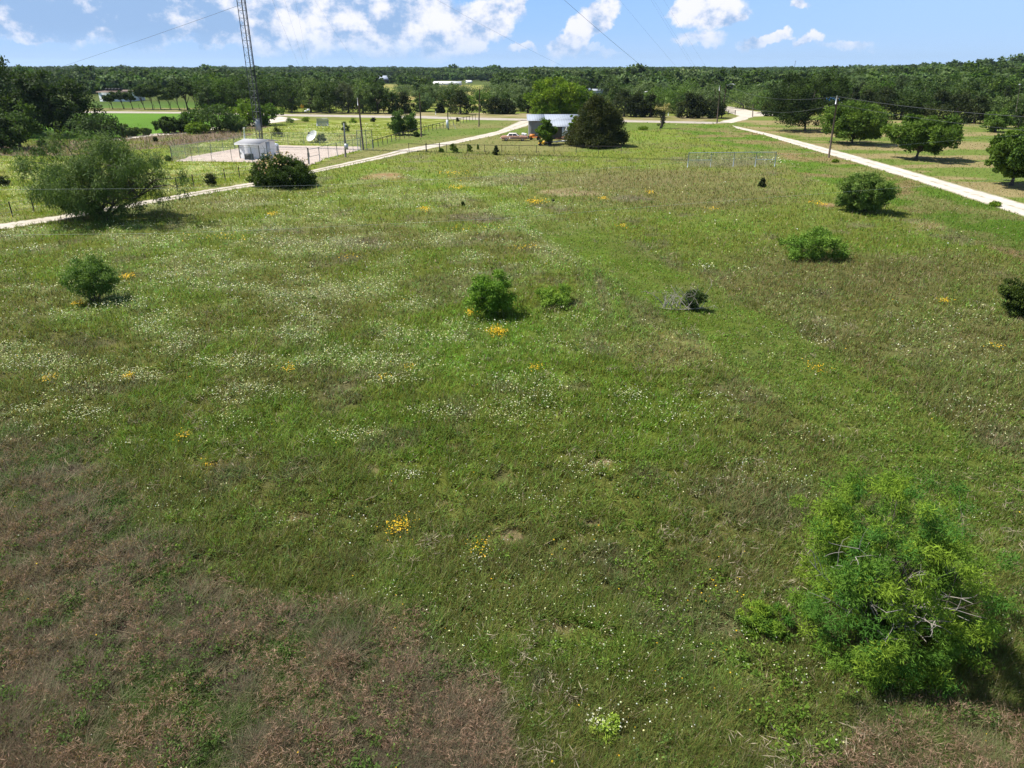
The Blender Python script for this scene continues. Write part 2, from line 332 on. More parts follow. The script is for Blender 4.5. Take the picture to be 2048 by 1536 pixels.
DRYB = np.array([(-400, 700), (0, 845), (130, 880), (240, 1000), (330, 1120), (470, 1185), (620, 1190), (720, 1275), (870, 1305), (990, 1395), (1010, 1560), (1020, 2600)])
def field(x, y):
    """returns base colour, height in m, white-flower and bright-dryness weights, bare mask"""
    x = np.asarray(x, float); y = np.asarray(y, float)
    r = np.hypot(x, y); k = np.clip(r / 30, .5, 6)
    n_big = fbm(x / 14, y / 14, 1); n_mid = fbm(x / 4.5, y / 4.5, 2, 4); n_sm = fbm(x / 1.1, y / 1.1, 3, 3); n_w = fbm(x / 3, y / 3, 11, 3); n_w2 = fbm(x / 3, y / 3, 12, 3)
    wx, wy = (n_w - .5) * 2.2 * k ** .5, (n_w2 - .5) * 2.2 * k ** .5
    u, v, dep = proj(x + wx, y + wy)
    u0, v0, _ = proj(x, y)
    behind = y < 3
    u = np.where(behind, 1024 + x * 40, u); v = np.where(behind, 1700, v); u0 = np.where(behind, u, u0); v0 = np.where(behind, v, v0)
    def mixc(c, t, w): return c * (1 - w[..., None]) + t * w[..., None]
    c = mixc(np.broadcast_to(G0, x.shape + (3,)), B0, sstep(n_big, .42, .68) * .55)
    c = mixc(c, G1, sstep(n_mid, .52, .70) * .55)
    c = mixc(c, K0, sstep(fbm(x / 2.2 + 40, y / 2.2, 21, 4), .60, .76) * .5)
    h = .20 + .16 * n_mid
    for (px, py, rx, ry, t, w) in BL:
        q = 1 - ((u - px) / rx) ** 2 - ((v - py) / ry) ** 2
        wq = sstep(q + (n_sm - .5) * .9, -.1, .7) * w; c = mixc(c, COLS[t], wq)
        if t in 'tr' and rx < 60: h = h * (1 - .85 * wq)
    # mown track
    d, sd = dline(x, y, [STRIP[0], STRIP[1], STRIP[2]])
    n_e = (n_w - .5) * 1.1
    on = sstep(2.9 - d + n_e, 0, .7) * sstep(v, 405, 480) * .88
    cc = mixc(np.broadcast_to(G1 * .86, c.shape), B0, sstep(n_mid, .45, .7) * .5); lines = .5 + .5 * np.cos(d * 5.0)
    cc = mixc(cc, T0, lines ** 6 * .18 * sstep(n_sm, .4, .7)); on = on * (1 - .4 * sstep(v, 560, 900)); c = mixc(c, cc, on); h = h * (1 - on) + (.10 + .05 * n_sm) * on
    edge = np.exp(-((d - 2.6) / .5) ** 2) * (sd > 0) * sstep(v, 415, 440) * sstep(760 - v, 0, 150); c = mixc(c, np.array((.12, .21, .02)), edge * .35)
    d2, _ = dline(x, y, [P(830, 345), P(1060, 425)]); on2 = sstep(2.2 - d2 + n_e, 0, 1.2) * .6; c = mixc(c, G1, on2)
    for l0 in (([P(1170, 500), P(1185, 640)]), ([P(1205, 500), P(1245, 650)])):
        d3, _ = dline(x, y, l0); c = mixc(c, G1 * 1.05, sstep(.55 - d3, 0, .3) * .6)
    # dry tall grass, lower left and lower right
    bx = np.interp(u, DRYB[:, 0], DRYB[:, 1], left=700, right=4000)
    dry = sstep(v - bx + (n_mid - .5) * 300 + (n_sm - .5) * 110, -60, 110); dry = np.where(u > 1015, 0, dry)
    rb = np.interp(u, [950, 1150, 1330, 1500, 1600, 1750, 1950, 2100], [1500, 1560, 1500, 1440, 1350, 1330, 1370, 1420])
    dry2 = sstep(v - rb + (n_mid - .5) * 320, 0, 160) * (u > 1000) * .6
    gp = sstep(fbm(x / .8, y / .8, 31, 4) + .35 * (n_mid - .5), .47, .60)
    gl = mixc(np.broadcast_to(D0, c.shape), np.array((.18, .14, .10)), sstep(n_big, .35, .6)); gl = mixc(gl, np.array((.085, .135, .028)), gp * .9)
    dd_ = np.maximum(dry, dry2); c = mixc(c, gl, dd_); h = h * (1 - dd_) + (.27 + .16 * n_mid - .10 * gp) * dd_
    fl = sstep(fbm(x / 2.6, y / 1.7, 41, 5), .42, .68)
    region = sstep(1080 - u, -250, 250) * sstep(v, 325, 385) * sstep(840 - v, -150, 260) * (.45 + .9 * sstep(n_big, .35, .6)) + .16 * sstep(v, 560, 700) * sstep(1450 - v, 0, 250) + .22 * sstep(v, 300, 340)
    wf = fl * np.clip(region, 0, 1) * (1 - dd_ * .93) * (1 - on * .8)
    c = mixc(c, np.array((.33, .36, .17)), np.clip(wf, 0, 1) * .42 * sstep(900 - v, 0, 300))
    bare = np.zeros(x.shape, bool); mow = np.zeros(x.shape)
    for pts, mode in ZONES:
        q = inpoly(u0 + (u - u0) * .4, v0 + (v - v0) * .4, pts) & ~behind; w = q.astype(float)
        if mode == 'lush':
            t = mixc(np.broadcast_to(np.array((.155, .19, .022)), c.shape), np.array((.21, .17, .06)), sstep(n_mid, .55, .75) * .6); t = mixc(t, np.array((.34, .36, .13)), fl * .85); c = mixc(c, t, w); h = np.where(q, .3, h); wf = np.where(q, fl * 1.1, wf)
        if mode == 'tall': c = mixc(c, mixc(np.broadcast_to(np.array((.165, .125, .085)), c.shape), G0, sstep(n_mid, .5, .7) * .8), w); h = np.where(q, .55, h); wf = np.where(q, 0, wf)
        if mode in ('lawn', 'lawn2'): c = mixc(c, L0 * (.92 + .16 * n_big)[..., None], w); mow = np.where(q, 1, mow); wf = np.where(q, 0, wf)
        if mode == 'mown': c = mixc(c, mixc(np.broadcast_to(np.array((.125, .17, .035)), c.shape), np.array((.21, .19, .075)), sstep(n_big, .4, .62) * .75), w); mow = np.where(q, 1, mow); wf = np.where(q, 0, wf)
        if mode == 'verge': c = mixc(c, mixc(mixc(np.broadcast_to(np.array((.10, .165, .02)), c.shape), B0 * 1.2, sstep(n_mid, .42, .62) * .7), np.array((.25, .17, .09)), sstep(fbm(x / 6, y / 6, 55), .55, .68) * .7), w); h = np.where(q, .18, h); wf = np.where(q, .05 * fl, wf)
        if mode == 'orchard':
            s_ = fbm(x / 22 + y / 30, y / 5.5, 61, 3); t = mixc(np.broadcast_to(np.array((.13, .175, .035)), c.shape), np.array((.27, .215, .105)), sstep(s_ + (n_mid - .5) * .4, .42, .6) * .9); c = mixc(c, t, w); mow = np.where(q, .6, mow); h = np.where(q, .12, h); wf = np.where(q, 0, wf)
        if mode == 'shoulder': c = mixc(c, mixc(np.broadcast_to(np.array((.19, .185, .06)), c.shape), np.array((.30, .25, .14)), sstep(n_mid, .4, .65)), w); mow = np.where(q, .6, mow); wf = np.where(q, 0, wf)
        if mode == 'yellow': c = mixc(c, mixc(np.broadcast_to(np.array((.17, .21, .04)), c.shape), np.array((.32, .27, .10)), sstep(n_big, .42, .6)), w); wf = np.where(q, 0, wf)
    far = sstep(r, 235, 330) * (1 - inpoly(u0, v0, ZONES[11][0])); c = mixc(c, np.array((.06, .085, .022)), far * .8)
    roads = [list(zip(DRV_U, DRV_L)), list(zip(RD_U, RD_L)), list(zip(RR_U, RR_L))]
    for q in ([*DRV_U, *DRV_L[::-1]], [*RD_U, *RD_L[::-1]], [*RR_U, *RR_L[::-1]], PAD, LOT): bare |= inpoly(u0, v0, q)
    c = c * (.86 + .28 * n_sm)[..., None]
    return c, h, wf * (1 - bare), dd_, bare, mow

# ------------------------------------------------------------------ ground sheet
ys = [-220, -120, -60, -30, -15, -6, 0, 4, 8]
while ys[-1] < 9000: ys.append(ys[-1] + (max(.35, .006 * ys[-1]) if ys[-1] < 300 else .02 * ys[-1] if ys[-1] < 1500 else .09 * ys[-1]))
ys = np.array(ys); NX = 400
xs = np.linspace(-1, 1, NX); xs = np.sign(xs) * np.abs(xs) ** 1.15
GX = xs[None] * (np.maximum(ys, 0) * 1.0 + 45 + np.maximum(-ys, 0))[:, None]; GY = np.repeat(ys[:, None], NX, 1)
gc, gh, _, _, _, gm = field(GX.ravel(), GY.ravel())
GZ = hgt(GX.ravel(), GY.ravel())
ny = len(ys); i = np.arange(ny - 1)[:, None] * NX; j = np.arange(NX - 1)[None]
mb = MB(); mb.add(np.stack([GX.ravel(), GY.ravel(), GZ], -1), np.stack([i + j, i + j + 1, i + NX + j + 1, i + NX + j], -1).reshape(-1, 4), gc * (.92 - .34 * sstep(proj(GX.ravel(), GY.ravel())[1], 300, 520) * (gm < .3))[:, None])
gmat = bpy.data.materials.new('field_ground'); gmat.use_nodes = True; n = NT(gmat.node_tree); b = n.n['Principled BSDF']
pos = n.new('ShaderNodeNewGeometry').outputs['Position']; a = n.new('ShaderNodeAttribute', attribute_name='col').outputs['Color']
k = n.m('ADD', .55, n.m('MULTIPLY', n.noise(pos, 2.6, 8, .72), .9)); vm = n.new('ShaderNodeVectorMath', operation='SCALE'); n.put(vm.inputs[0], a); n.put(vm.inputs['Scale'], k)
n.l.new(vm.outputs[0], b.inputs['Base Color']); b.inputs['Roughness'].default_value = 1; b.inputs['Specular IOR Level'].default_value = .05
bp = n.new('ShaderNodeBump'); bp.inputs['Strength'].default_value = .8; bp.inputs['Distance'].default_value = .12; n.put(bp.inputs['Height'], n.noise(pos, 3.5, 6, .7)); n.l.new(bp.outputs[0], b.inputs['Normal'])
tag(mb.build('ground', gmat, use_col=True, smooth=True), 'wide flat meadow ground running to the wooded horizon', None, None, 'structure')

# ------------------------------------------------------------------ roads
def dens(pts, n=14):
    out = []
    for a, b in zip(pts[:-1], pts[1:]):
        for k in range(n): out.append((a[0] + (b[0] - a[0]) * k / n, a[1] + (b[1] - a[1]) * k / n))
    out.append(pts[-1]); return out
def ribbon(name, label, U, L, z, mat, jit=.25, n=16, fr=(0, 1)):
    A = np.array([P(*p) for p in dens(U, n)]); B = np.array([P(*p) for p in dens(L, n)])
    rng = np.random.default_rng(3); A0 = A + (B - A) * fr[0]; B0_ = A + (B - A) * fr[1]
    d = (B - A); d /= np.linalg.norm(d, axis=1)[:, None]
    A0 = A0 + d * (rng.random((len(A), 1)) - .5) * jit * 2; B0_ = B0_ + d * (rng.random((len(A), 1)) - .5) * jit * 2
    m = len(A); q = np.linspace(0, 1, 11); V = A0[:, None] + (B0_ - A0)[:, None] * q[None, :, None]; V[..., 2] = z
    wd_ = np.array([1, .45, .05, 0, .25, .55, .25, 0, .05, .45, 1]) * (.75 + .5 * rng.random((m, 11))) if fr == (0, 1) else np.zeros((m, 11))
    i = np.arange(m - 1)[:, None] * 11; j = np.arange(10)[None]; F = np.stack([i + j, i + 11 + j, i + 12 + j, i + 1 + j], -1).reshape(-1, 4)
    mb = MB(); mb.add(V, F, np.repeat(wd_.reshape(-1, 1), 3, 1)); return tag(mb.build(name, mat, use_col=True), label, None, None, 'structure')
M_GRAV = gravel('white_gravel', (.42, .375, .31), (.56, .50, .43), green=.3)
M_GRAV2 = gravel('pale_road_base', (.46, .41, .35), (.60, .54, .47), green=.18)
M_PINK = gravel('pinkish_gravel', (.40, .33, .28), (.53, .45, .39), 2.2)
M_PAVE = gravel('worn_asphalt', (.34, .30, .265), (.42, .375, .33))
ribbon('gravel_driveway', 'pale two-track gravel driveway crossing the meadow', DRV_U, DRV_L, .006, M_GRAV, .3)
stripm = gravel('weedy_centre', (.20, .17, .10), (.13, .14, .05), 2)
ribbon('driveway_centre_strip', 'weedy brown strip between the driveway wheel tracks', DRV_U[3:9], DRV_L[3:9], .012, stripm, .16, 24, (.42, .58))
ribbon('paved_road', 'straight paved road in front of the treeline', RD_U, RD_L, .006, M_PAVE, .1)
ribbon('gravel_road', 'white gravel road running past the orchard trees', RR_U, RR_L, .006, M_GRAV2, .25)
LANE_U = [(200, 280), (300, 268), (370, 262.5), (400, 258), (520, 243), (556, 232.5)]; LANE_L = [(200, 285), (300, 272.5), (370, 267), (400, 262), (532, 248), (604, 239)]
ribbon('gravel_lane', 'white gravel lane along the bright green lawn', LANE_U, LANE_L, .005, M_GRAV2, .2)
def flat(name, label, pts, z, mat):
    mb = MB(); pp = [P(*p) for p in dens(pts + [pts[0]], 6)[:-1]]; rng = random.Random(4)
    mb.poly([(p.x + rng.uniform(-.25, .25), p.y + rng.uniform(-.25, .25), z) for p in pp]); return tag(mb.build(name, mat), label, None, None, 'structure')
flat('gravel_pad', 'pinkish gravel pad inside the chain-link compound', PAD, .008, M_PINK)
flat('gravel_lot', 'pale gravel turnout beyond the paved road', LOT, .0105, M_GRAV)

# ------------------------------------------------------------------ meadow grass and flowers (uncountable)
rng = np.random.default_rng(11)
def scatter(n, u0, u1, v0, v1, pw=1.0):
    u = rng.uniform(u0, u1, n); v = v0 + (v1 - v0) * rng.random(n) ** pw
    a = (u - 1024) / FPX; b = (768 - v) / FPX; dz = b * cs - sn; t = -CAMZ / dz
    return a * t, (cs + b * sn) * t, u, v
NB = 1150000
x, y, u, v = scatter(NB, -260, 2320, 247, 1690, .93)
c, h, wf, dd_, bare, mow = field(x, y)
gap = fbm(x / .55, y / .55, 75, 3); keep = ~bare & (rng.random(NB) > mow * .55) & (y > 1.2) & (rng.random(NB) > .85 * sstep(.40 - gap, 0, .12) * (v > 420)) & (rng.random(NB) > .75 * (h < .10) * (mow < .3)); x, y, c, h, dd_, mow, v = x[keep], y[keep], c[keep], h[keep], dd_[keep], mow[keep], v[keep]
N = len(x); _, _, dep = proj(x, y)
h = np.where(mow > .5, .06 + .03 * rng.random(N), h); tuft = fbm(x / .45, y / .45, 71, 2); tuf2 = fbm(x / 1.25, y / 1.25, 72, 2); h = h * (.35 + .75 * tuft + .65 * tuf2) * rng.uniform(.7, 1.3, N)
forb = rng.random(N) < np.where(dd_ > .5, .26, .34)
wd = np.maximum(.010, dep * .00085) * rng.uniform(.6, 1.5, N) * np.where(forb, 1.9, 1.0) * (1 - .25 * dd_)
h = np.where(forb, h * .75, h); h = np.maximum(h, wd * 1.2)
th = rng.uniform(0, 2 * math.pi, N); ln = h * rng.uniform(.25, .95, N) * np.where(forb, 1.3, 1) * (1 + .6 * dd_)
wa = th + math.pi / 2 + rng.uniform(-.6, .6, N)
hue = rng.normal(0, .16, N); cb = c * np.clip(1 + rng.normal(0, .22, (N, 1)), .45, 1.8) * (.70 + .62 * fbm(x / .6 + 9, y / .6, 73, 3))[:, None]
cb = cb * np.stack([1 + hue * .8, 1 - hue * .2, 1 + hue * .2], -1)
straw = rng.random(N) < (.05 + .10 * dd_); cb[straw] = np.array((.36, .29, .19)) * rng.uniform(.6, 1.1, (straw.sum(), 1))
cb[forb & ~straw] *= np.array((.80, 1.12, .8)); cb = np.clip(cb, .01, .8)
z0 = np.where(forb, h * .35, 0)
A = np.stack([x - np.cos(wa) * wd / 2, y - np.sin(wa) * wd / 2, z0], -1); B = np.stack([x + np.cos(wa) * wd / 2, y + np.sin(wa) * wd / 2, z0], -1)
T = np.stack([x + np.cos(th) * ln, y + np.sin(th) * ln, np.where(forb, h * .8, h)], -1)
V = np.stack([A, B, T], 1).reshape(-1, 3); mb = MB(); mb.add(V, np.arange(3 * N).reshape(-1, 3), np.repeat(cb, 3, 0))
tag(mb.build('meadow_grass', M_GRASS, use_col=True), 'mixed green and brown meadow grass covering the whole field', 'grass', None, 'stuff')
# tall dry weeds with thin stems, lower left
def flowers(name, label, n, wfun, col, size, hz, v0=250, v1=1640, extra=None):
    x, y, u, v = scatter(n, -200, 2250, v0, v1)
    if extra is not None:
        ex = []
        for (px, py, rx, ry, m) in extra:
            p = P(px, py); q = m_per_px(p); m = int(m * (1.5 if 'yellow' in name else .8)); a = rng.normal(0, .5, m) * rx * q; bb = rng.normal(0, .5, m) * ry * (P(px, py - 1).y - P(px, py).y); ex.append((p.x + a, p.y + bb))
        ex_x = np.concatenate([e[0] for e in ex]); ex_y = np.concatenate([e[1] for e in ex])
    c, h, wf, dd_, bare, mow = field(x, y); k = (rng.random(n) < wfun(wf, u, v)) & ~bare & (mow < .3); x, y, h = x[k], y[k], h[k]
    if extra is not None:
        _, eh, _, _, eb, em = field(ex_x, ex_y); k = ~eb; x = np.concatenate([x, ex_x[k]]); y = np.concatenate([y, ex_y[k]]); h = np.concatenate([h, eh[k]])
    N = len(x); _, _, dep = proj(x, y); s_ = np.maximum(size, dep * .00062) * rng.uniform(.45, 1.0, N) ** 1.5 * 1.7
    z = h * rng.uniform(.75, 1.25, N) * hz; nrm = rng.normal(0, .35, (N, 3)); nrm[:, 2] = 1; nrm /= np.linalg.norm(nrm, axis=1)[:, None]
    a = np.cross(nrm, rng.normal(0, 1, (N, 3))); a /= np.linalg.norm(a, axis=1)[:, None]; b = np.cross(nrm, a); C = np.stack([x, y, z], -1); S_ = s_[:, None]
    V = np.stack([C + S_ * (a * math.cos(t) + b * math.sin(t)) for t in np.arange(5) * 2 * math.pi / 5], 1).reshape(-1, 3)
    cc = np.array(col) * rng.uniform(.55, 1.1, (N, 1)) * np.stack([rng.uniform(.9, 1.1, N), np.ones(N), rng.uniform(.6, 1.3, N)], -1); mb = MB(); mb.add(V, np.arange(5 * N).reshape(-1, 5), np.repeat(cc, 5, 0))
    return tag(mb.build(name, M_FLOWER, use_col=True), label, 'wildflowers', None, 'stuff')
WX = [(1205, 1460, 38, 22, 150), (820, 960, 40, 14, 120), (1180, 945, 60, 22, 170), (1410, 541, 20, 5, 90), (625, 890, 20, 20, 40), (560, 1050, 50, 20, 50), (1640, 690, 30, 8, 40), (1260, 800, 45, 15, 130), (1420, 800, 30, 12, 60), (1480, 960, 120, 40, 150), (1950, 1040, 60, 20, 40), (1350, 840, 100, 40, 150),
      (500, 600, 250, 60, 300), (960, 1130, 50, 30, 70), (1090, 1010, 120, 30, 90), (1500, 545, 20, 6, 20), (1440, 320, 90, 6, 120), (1540, 322, 40, 8, 120), (1060, 325, 80, 5, 150), (1000, 660, 60, 14, 120), (900, 690, 40, 12, 90), (1600, 985, 60, 30, 80)]
flowers('white_daisies', 'small white daisies scattered in drifts through the meadow', 420000, lambda w, u, v: (w ** 1.5 * .27 + .0020) * np.where(v > 850, .6, 1), (.66, .68, .47), .0120, 1.05, extra=WX)
flowers('pale_seed_heads', 'pale yellowish seed heads in drifts over the middle of the meadow', 560000, lambda w, u, v: w ** 1.1 * .70 * (v < 900) * (1 - .75 * sstep(u, 1050, 1300)), (.56, .59, .32), .016, 1.05)
YX = [(995, 672, 20, 9, 260), (945, 634, 14, 5, 120), (580, 745, 18, 10, 60), (260, 762, 12, 6, 70), (1630, 740, 24, 14, 60), (800, 1065, 26, 18, 110), (1070, 408, 18, 5, 130), (850, 423, 14, 4, 100), (915, 378, 24, 4, 60), (545, 433, 10, 4, 60), (440, 482, 60, 8, 60), (100, 765, 20, 8, 50), (370, 885, 16, 9, 40), (160, 615, 14, 5, 90), (255, 560, 14, 5, 90), (1890, 610, 16, 5, 60), (1640, 410, 20, 4, 60), (960, 1110, 24, 20, 40), (1070, 745, 16, 8, 50), (820, 745, 16, 6, 30), (1205, 402, 12, 3, 50), (1300, 388, 10, 4, 50), (1425, 422, 18, 4, 40), (1050, 500, 40, 6, 60), (700, 520, 40, 6, 30), (900, 350, 40, 5, 60), (1440, 1190, 60, 50, 14), (420, 935, 14, 6, 30), (1245, 458, 10, 4, 40), (770, 765, 18, 6, 30), (930, 465, 60, 8, 60), (1990, 700, 20, 6, 30)]
flowers('yellow_wildflowers', 'orange-yellow wildflowers in small clusters across the meadow', 60000, lambda w, u, v: .0022 + .012 * w + .10 * w * (w > .6), (.78, .50, .03), .015, 1.0, extra=YX)

#@@PLANTS
# ------------------------------------------------------------------ plants
def cloud(mb, C, rcl, per, size, aspect, droop, cols, rng, squash=.75, up=.6, center=None, cn=.35, nz=.6, cd=0.0):
    C = np.asarray(C, float); n = len(C); rc = np.broadcast_to(rcl, (n,)); rc = np.repeat(rc, per)
    d = rng.normal(0, 1, (n * per, 3)); d /= np.linalg.norm(d, axis=1)[:, None]; d[:, 2] += .15
    rad = rc * rng.random(n * per) ** .45; p = np.repeat(C, per, 0) + d * rad[:, None] * np.array((1, 1, squash))
    p[:, 2] = np.maximum(p[:, 2], .03)
    s = size * rng.uniform(.55, 1.4, n * per)
    t = d * .8 + rng.normal(0, .6, d.shape); t[:, 2] -= droop; t /= np.linalg.norm(t, axis=1)[:, None]
    nr = rng.normal(0, nz, d.shape) + d * .6; nr[:, 2] += up
    if cd: q = p - np.array((0, 0, p[:, 2].max() * .35)); nr += cd * q / (np.linalg.norm(q, axis=1)[:, None] + 1e-6)
    w = np.cross(t, nr); w /= np.linalg.norm(w, axis=1)[:, None] + 1e-9
    w *= (s * aspect / 2)[:, None]; tt = t * (s / 2)[:, None]
    V = np.stack([p - tt, p + w, p + tt, p - w], 1).reshape(-1, 3)
    f = np.clip(rng.normal(.5, cn, n), 0, 1)[:, None]; cc = np.array(cols[0]) * (1 - f) + np.array(cols[1]) * f
    cc = np.repeat(cc, per, 0) * np.clip(rng.normal(1, .2, (n * per, 1)), .5, 1.7); k = n * per
    mb.add(V, np.arange(4 * k).reshape(-1, 4), np.repeat(cc, 4, 0)); return mb
def bend(a, b, rng, k=5, amt=.12, up=.15):
    a, b = np.array(a, float), np.array(b, float); L = np.linalg.norm(b - a); t = np.linspace(0, 1, k)[:, None]
    off = rng.normal(0, amt * L, 3); return a + (b - a) * t + off * np.sin(t * math.pi) + np.array((0, 0, up * L)) * np.sin(t * math.pi)
def shape_pts(shape, n, H, Rr, clear, rng, lobes=.28, sx=1.0):
    out = []; ph = rng.uniform(0, 6.28, 6)
    while len(out) < n:
        d = rng.normal(0, 1, 3); d /= np.linalg.norm(d); az = math.atan2(d[1], d[0])
        lb = 1 + lobes * (math.sin(2 * az + ph[0]) * .5 + math.sin(3 * az + ph[1] + 3 * d[2]) * .5 + math.sin(5 * d[2] + ph[2]) * .3)
        if shape == 'cone':
            z = rng.random() ** 1.25; az = rng.uniform(0, 6.28); rr = Rr * (1 - z) ** .7 * (.35 + .62 * rng.random() ** .4) * (1 + .22 * math.sin(3 * az + ph[0] + 4 * z) + .12 * math.sin(9 * z + ph[1]))
            if z < .12: rr *= .6 + 3 * z
            out.append((rr * math.cos(az) * sx, rr * math.sin(az), clear + z * (H - clear) * .97))
        elif shape == 'mass':
            q = (.35 + .65 * rng.random() ** .4) * lb * (1.22 if rng.random() < .13 else 1); k = 1 - .16 * max(-d[2], 0)
            zz = .5 + .5 * d[2] * min(q, 1.12); hr_ = math.hypot(d[0], d[1]) + 1e-6; kk = (1 - abs(d[2]) ** 2.6) ** .5 / hr_ if d[2] < 0 else 1
            out.append((d[0] * kk * Rr * q * k * sx, d[1] * kk * Rr * q * k, clear + (H - clear) * max(zz, .03)))
        elif shape == 'bush':
            q = (.45 + .55 * rng.random() ** .5) * lb
            if d[2] < -.25: continue
            out.append((d[0] * Rr * q * sx, d[1] * Rr * q, clear + (H - clear) * (.18 + .78 * max(d[2], -.15) * min(q, 1.05))))
        else:
            q = (.40 + .60 * rng.random() ** .45) * lb
            if d[2] < -.55: continue
            k = 1.0 if d[2] > 0 else .75
            if shape == 'umbrella': zz = .55 + .42 * d[2] * min(q, 1) - .10 * (d[0] ** 2 + d[1] ** 2) * q
            else: zz = .46 + .5 * d[2] * k * min(q, 1.1)
            out.append((d[0] * Rr * q * sx, d[1] * Rr * q, clear + (H - clear) * zz))
    return np.array(out)
def make_tree(seed, shape, H, Rr, clear, ncl, rcl, per, leaf, aspect, droop, cols, tr=.12, nl=10, stems=1, lobes=.28, squash=.75, up=.6, sx=1.0, lean=(0, 0), cn=.35, nz=.6, cd=0.0):
    rng = np.random.default_rng(seed); C = shape_pts(shape, ncl, H - rcl * .5, Rr - rcl * .6, clear + rcl * .3, rng, lobes, sx)
    C[:, 0] += lean[0] * C[:, 2] / H; C[:, 1] += lean[1] * C[:, 2] / H
    crown = cloud(MB(), C, rcl * rng.uniform(.7, 1.25, ncl), per, leaf, aspect, droop, cols, rng, squash, up, cn=cn, nz=nz, cd=cd)
    trunk = MB(); idx = rng.permutation(ncl)[:nl]
    if stems == 1:
        top = np.array((lean[0] * .4, lean[1] * .4, clear + (H - clear) * (.75 if shape == 'cone' else .38)))
        pts = bend((0, 0, -.05), top, rng, 7, .03, 0); rr = np.linspace(tr, tr * .35, 7); rr[0] *= 1.35; trunk.tube(pts, rr, 8)
        for q in idx:
            k = rng.integers(2, 6); c = C[q]
            if c[2] < pts[k][2]: k = 2
            trunk.tube(bend(pts[k], c, rng, 5, .06, .10), np.linspace(tr * .42, tr * .08, 5), 5, False)
    else:
        for s_ in range(stems):
            c = C[idx[s_ % nl]]; b0 = rng.normal(0, tr * 1.5, 3); b0[2] = -.03; m = c * .55; m[2] = c[2] * .5
            pts = bend(b0, m, rng, 5, .05, .05); trunk.tube(pts, np.linspace(tr, tr * .5, 5), 6, False)
            for q in idx[s_::stems]: trunk.tube(bend(pts[-1], C[q], rng, 4, .06, .08), np.linspace(tr * .45, tr * .1, 4), 4, False)
    return crown, trunk
def plant(name, label, cat, px, base, top, wpx, shape, clearf, ncl, rclf, per, leaf, aspect, droop, cols, seed=1, group=None, mat=None, tmat=None, parts=('crown', 'trunk'), z=0, topadj=.0, **kw):
    p = P(px, base, z); H = zat(p.y, top) - z - topadj; Rr = wpx * m_per_px(p) / 2
    crown, trunk = make_tree(seed, shape, H, Rr, H * clearf, ncl, Rr * rclf, per, leaf, aspect, droop, cols, **kw)
    t = thing(name, label, cat, p, 0, group)
    crown.build(parts[0], mat or M_LEAF, t, use_col=True); trunk.build(parts[1], tmat or M_BARK, t, smooth=True); return t, p, H, Rr
FEA = ((.062, .155, .020), (.18, .27, .024))      # feathery fresh green
MES = ((.11, .165, .05), (.165, .22, .068))
ORC = ((.070, .125, .018), (.13, .20, .028))
DRK = ((.034, .062, .013), (.065, .10, .02))
DKK = ((.024, .045, .010), (.045, .072, .014))
CED = ((.022, .038, .012), (.05, .062, .016))
SAG = ((.10, .145, .055), (.16, .21, .085))
BRT = ((.10, .18, .015), (.18, .25, .02))
# --- the large bush close to the camera
t, p, H, Rr = plant('feathery_bush', 'large feathery bright green bush with bare grey twigs, nearest in the lower right corner', 'bush', 1746, 1266, 985, 376, 'mass', .0, 350, .128, 230, .105, .17, .35, FEA, 21, parts=('foliage', 'stems'), tr=.035, nl=60, stems=9, lobes=.42, squash=.8, up=.5, nz=.45, cd=.3, cn=.5)
rng = np.random.default_rng(8); tw = MB()
for k in range(20):
    a = rng.uniform(math.pi * 1.0, 2.05 * math.pi); r0 = Rr * rng.uniform(.45, .85); z1 = H * rng.uniform(.25, .75)
    b0 = (r0 * .35 * math.cos(a), r0 * .35 * math.sin(a), z1 * .4); b1 = np.array((r0 * 1.12 * math.cos(a), r0 * 1.12 * math.sin(a), z1)); pts = bend(b0, b1, rng, 6, .08, .12)
    tw.tube(pts, np.linspace(.018, .005, 6), 5, False)
    for j in range(5):
        s0 = pts[rng.integers(2, 6)]; e = s0 + rng.normal(0, .2, 3) + (b1 - np.array(b0)) * .12; tw.tube(bend(s0, e, rng, 4, .12, 0), np.linspace(.009, .003, 4), 4, False)
sk = MB(); a_ = rng.uniform(0, 6.28, 90); q_ = Rr * rng.uniform(.62, 1.0, 90); cloud(sk, np.stack([q_ * np.cos(a_), q_ * np.sin(a_), rng.uniform(.08, .75, 90)], -1), .26, 170, .105, .17, .4, FEA, rng, .8, .5, nz=.45)
sk.build('low_foliage', M_LEAF, t, use_col=True); tw.build('bare_twigs', M_TWIG, t)
plant('lime_weed', 'low lime-green flowering weed with white blossoms near the bottom edge', 'weed', 1208, 1468, 1440, 74, 'bush', .0, 34, .25, 60, .07, .4, 0, ((.22, .34, .04), (.36, .46, .07)), 88, parts=('foliage', 'stems'), tr=.006, nl=10, stems=4)
plant('feathery_bush', 'small feathery sprig bush just left of the large bush in the lower right', 'bush', 1530, 1262, 1212, 105, 'bush', .02, 60, .22, 120, .095, .18, .3, FEA, 222, parts=('foliage', 'stems'), tr=.012, nl=14, stems=4)
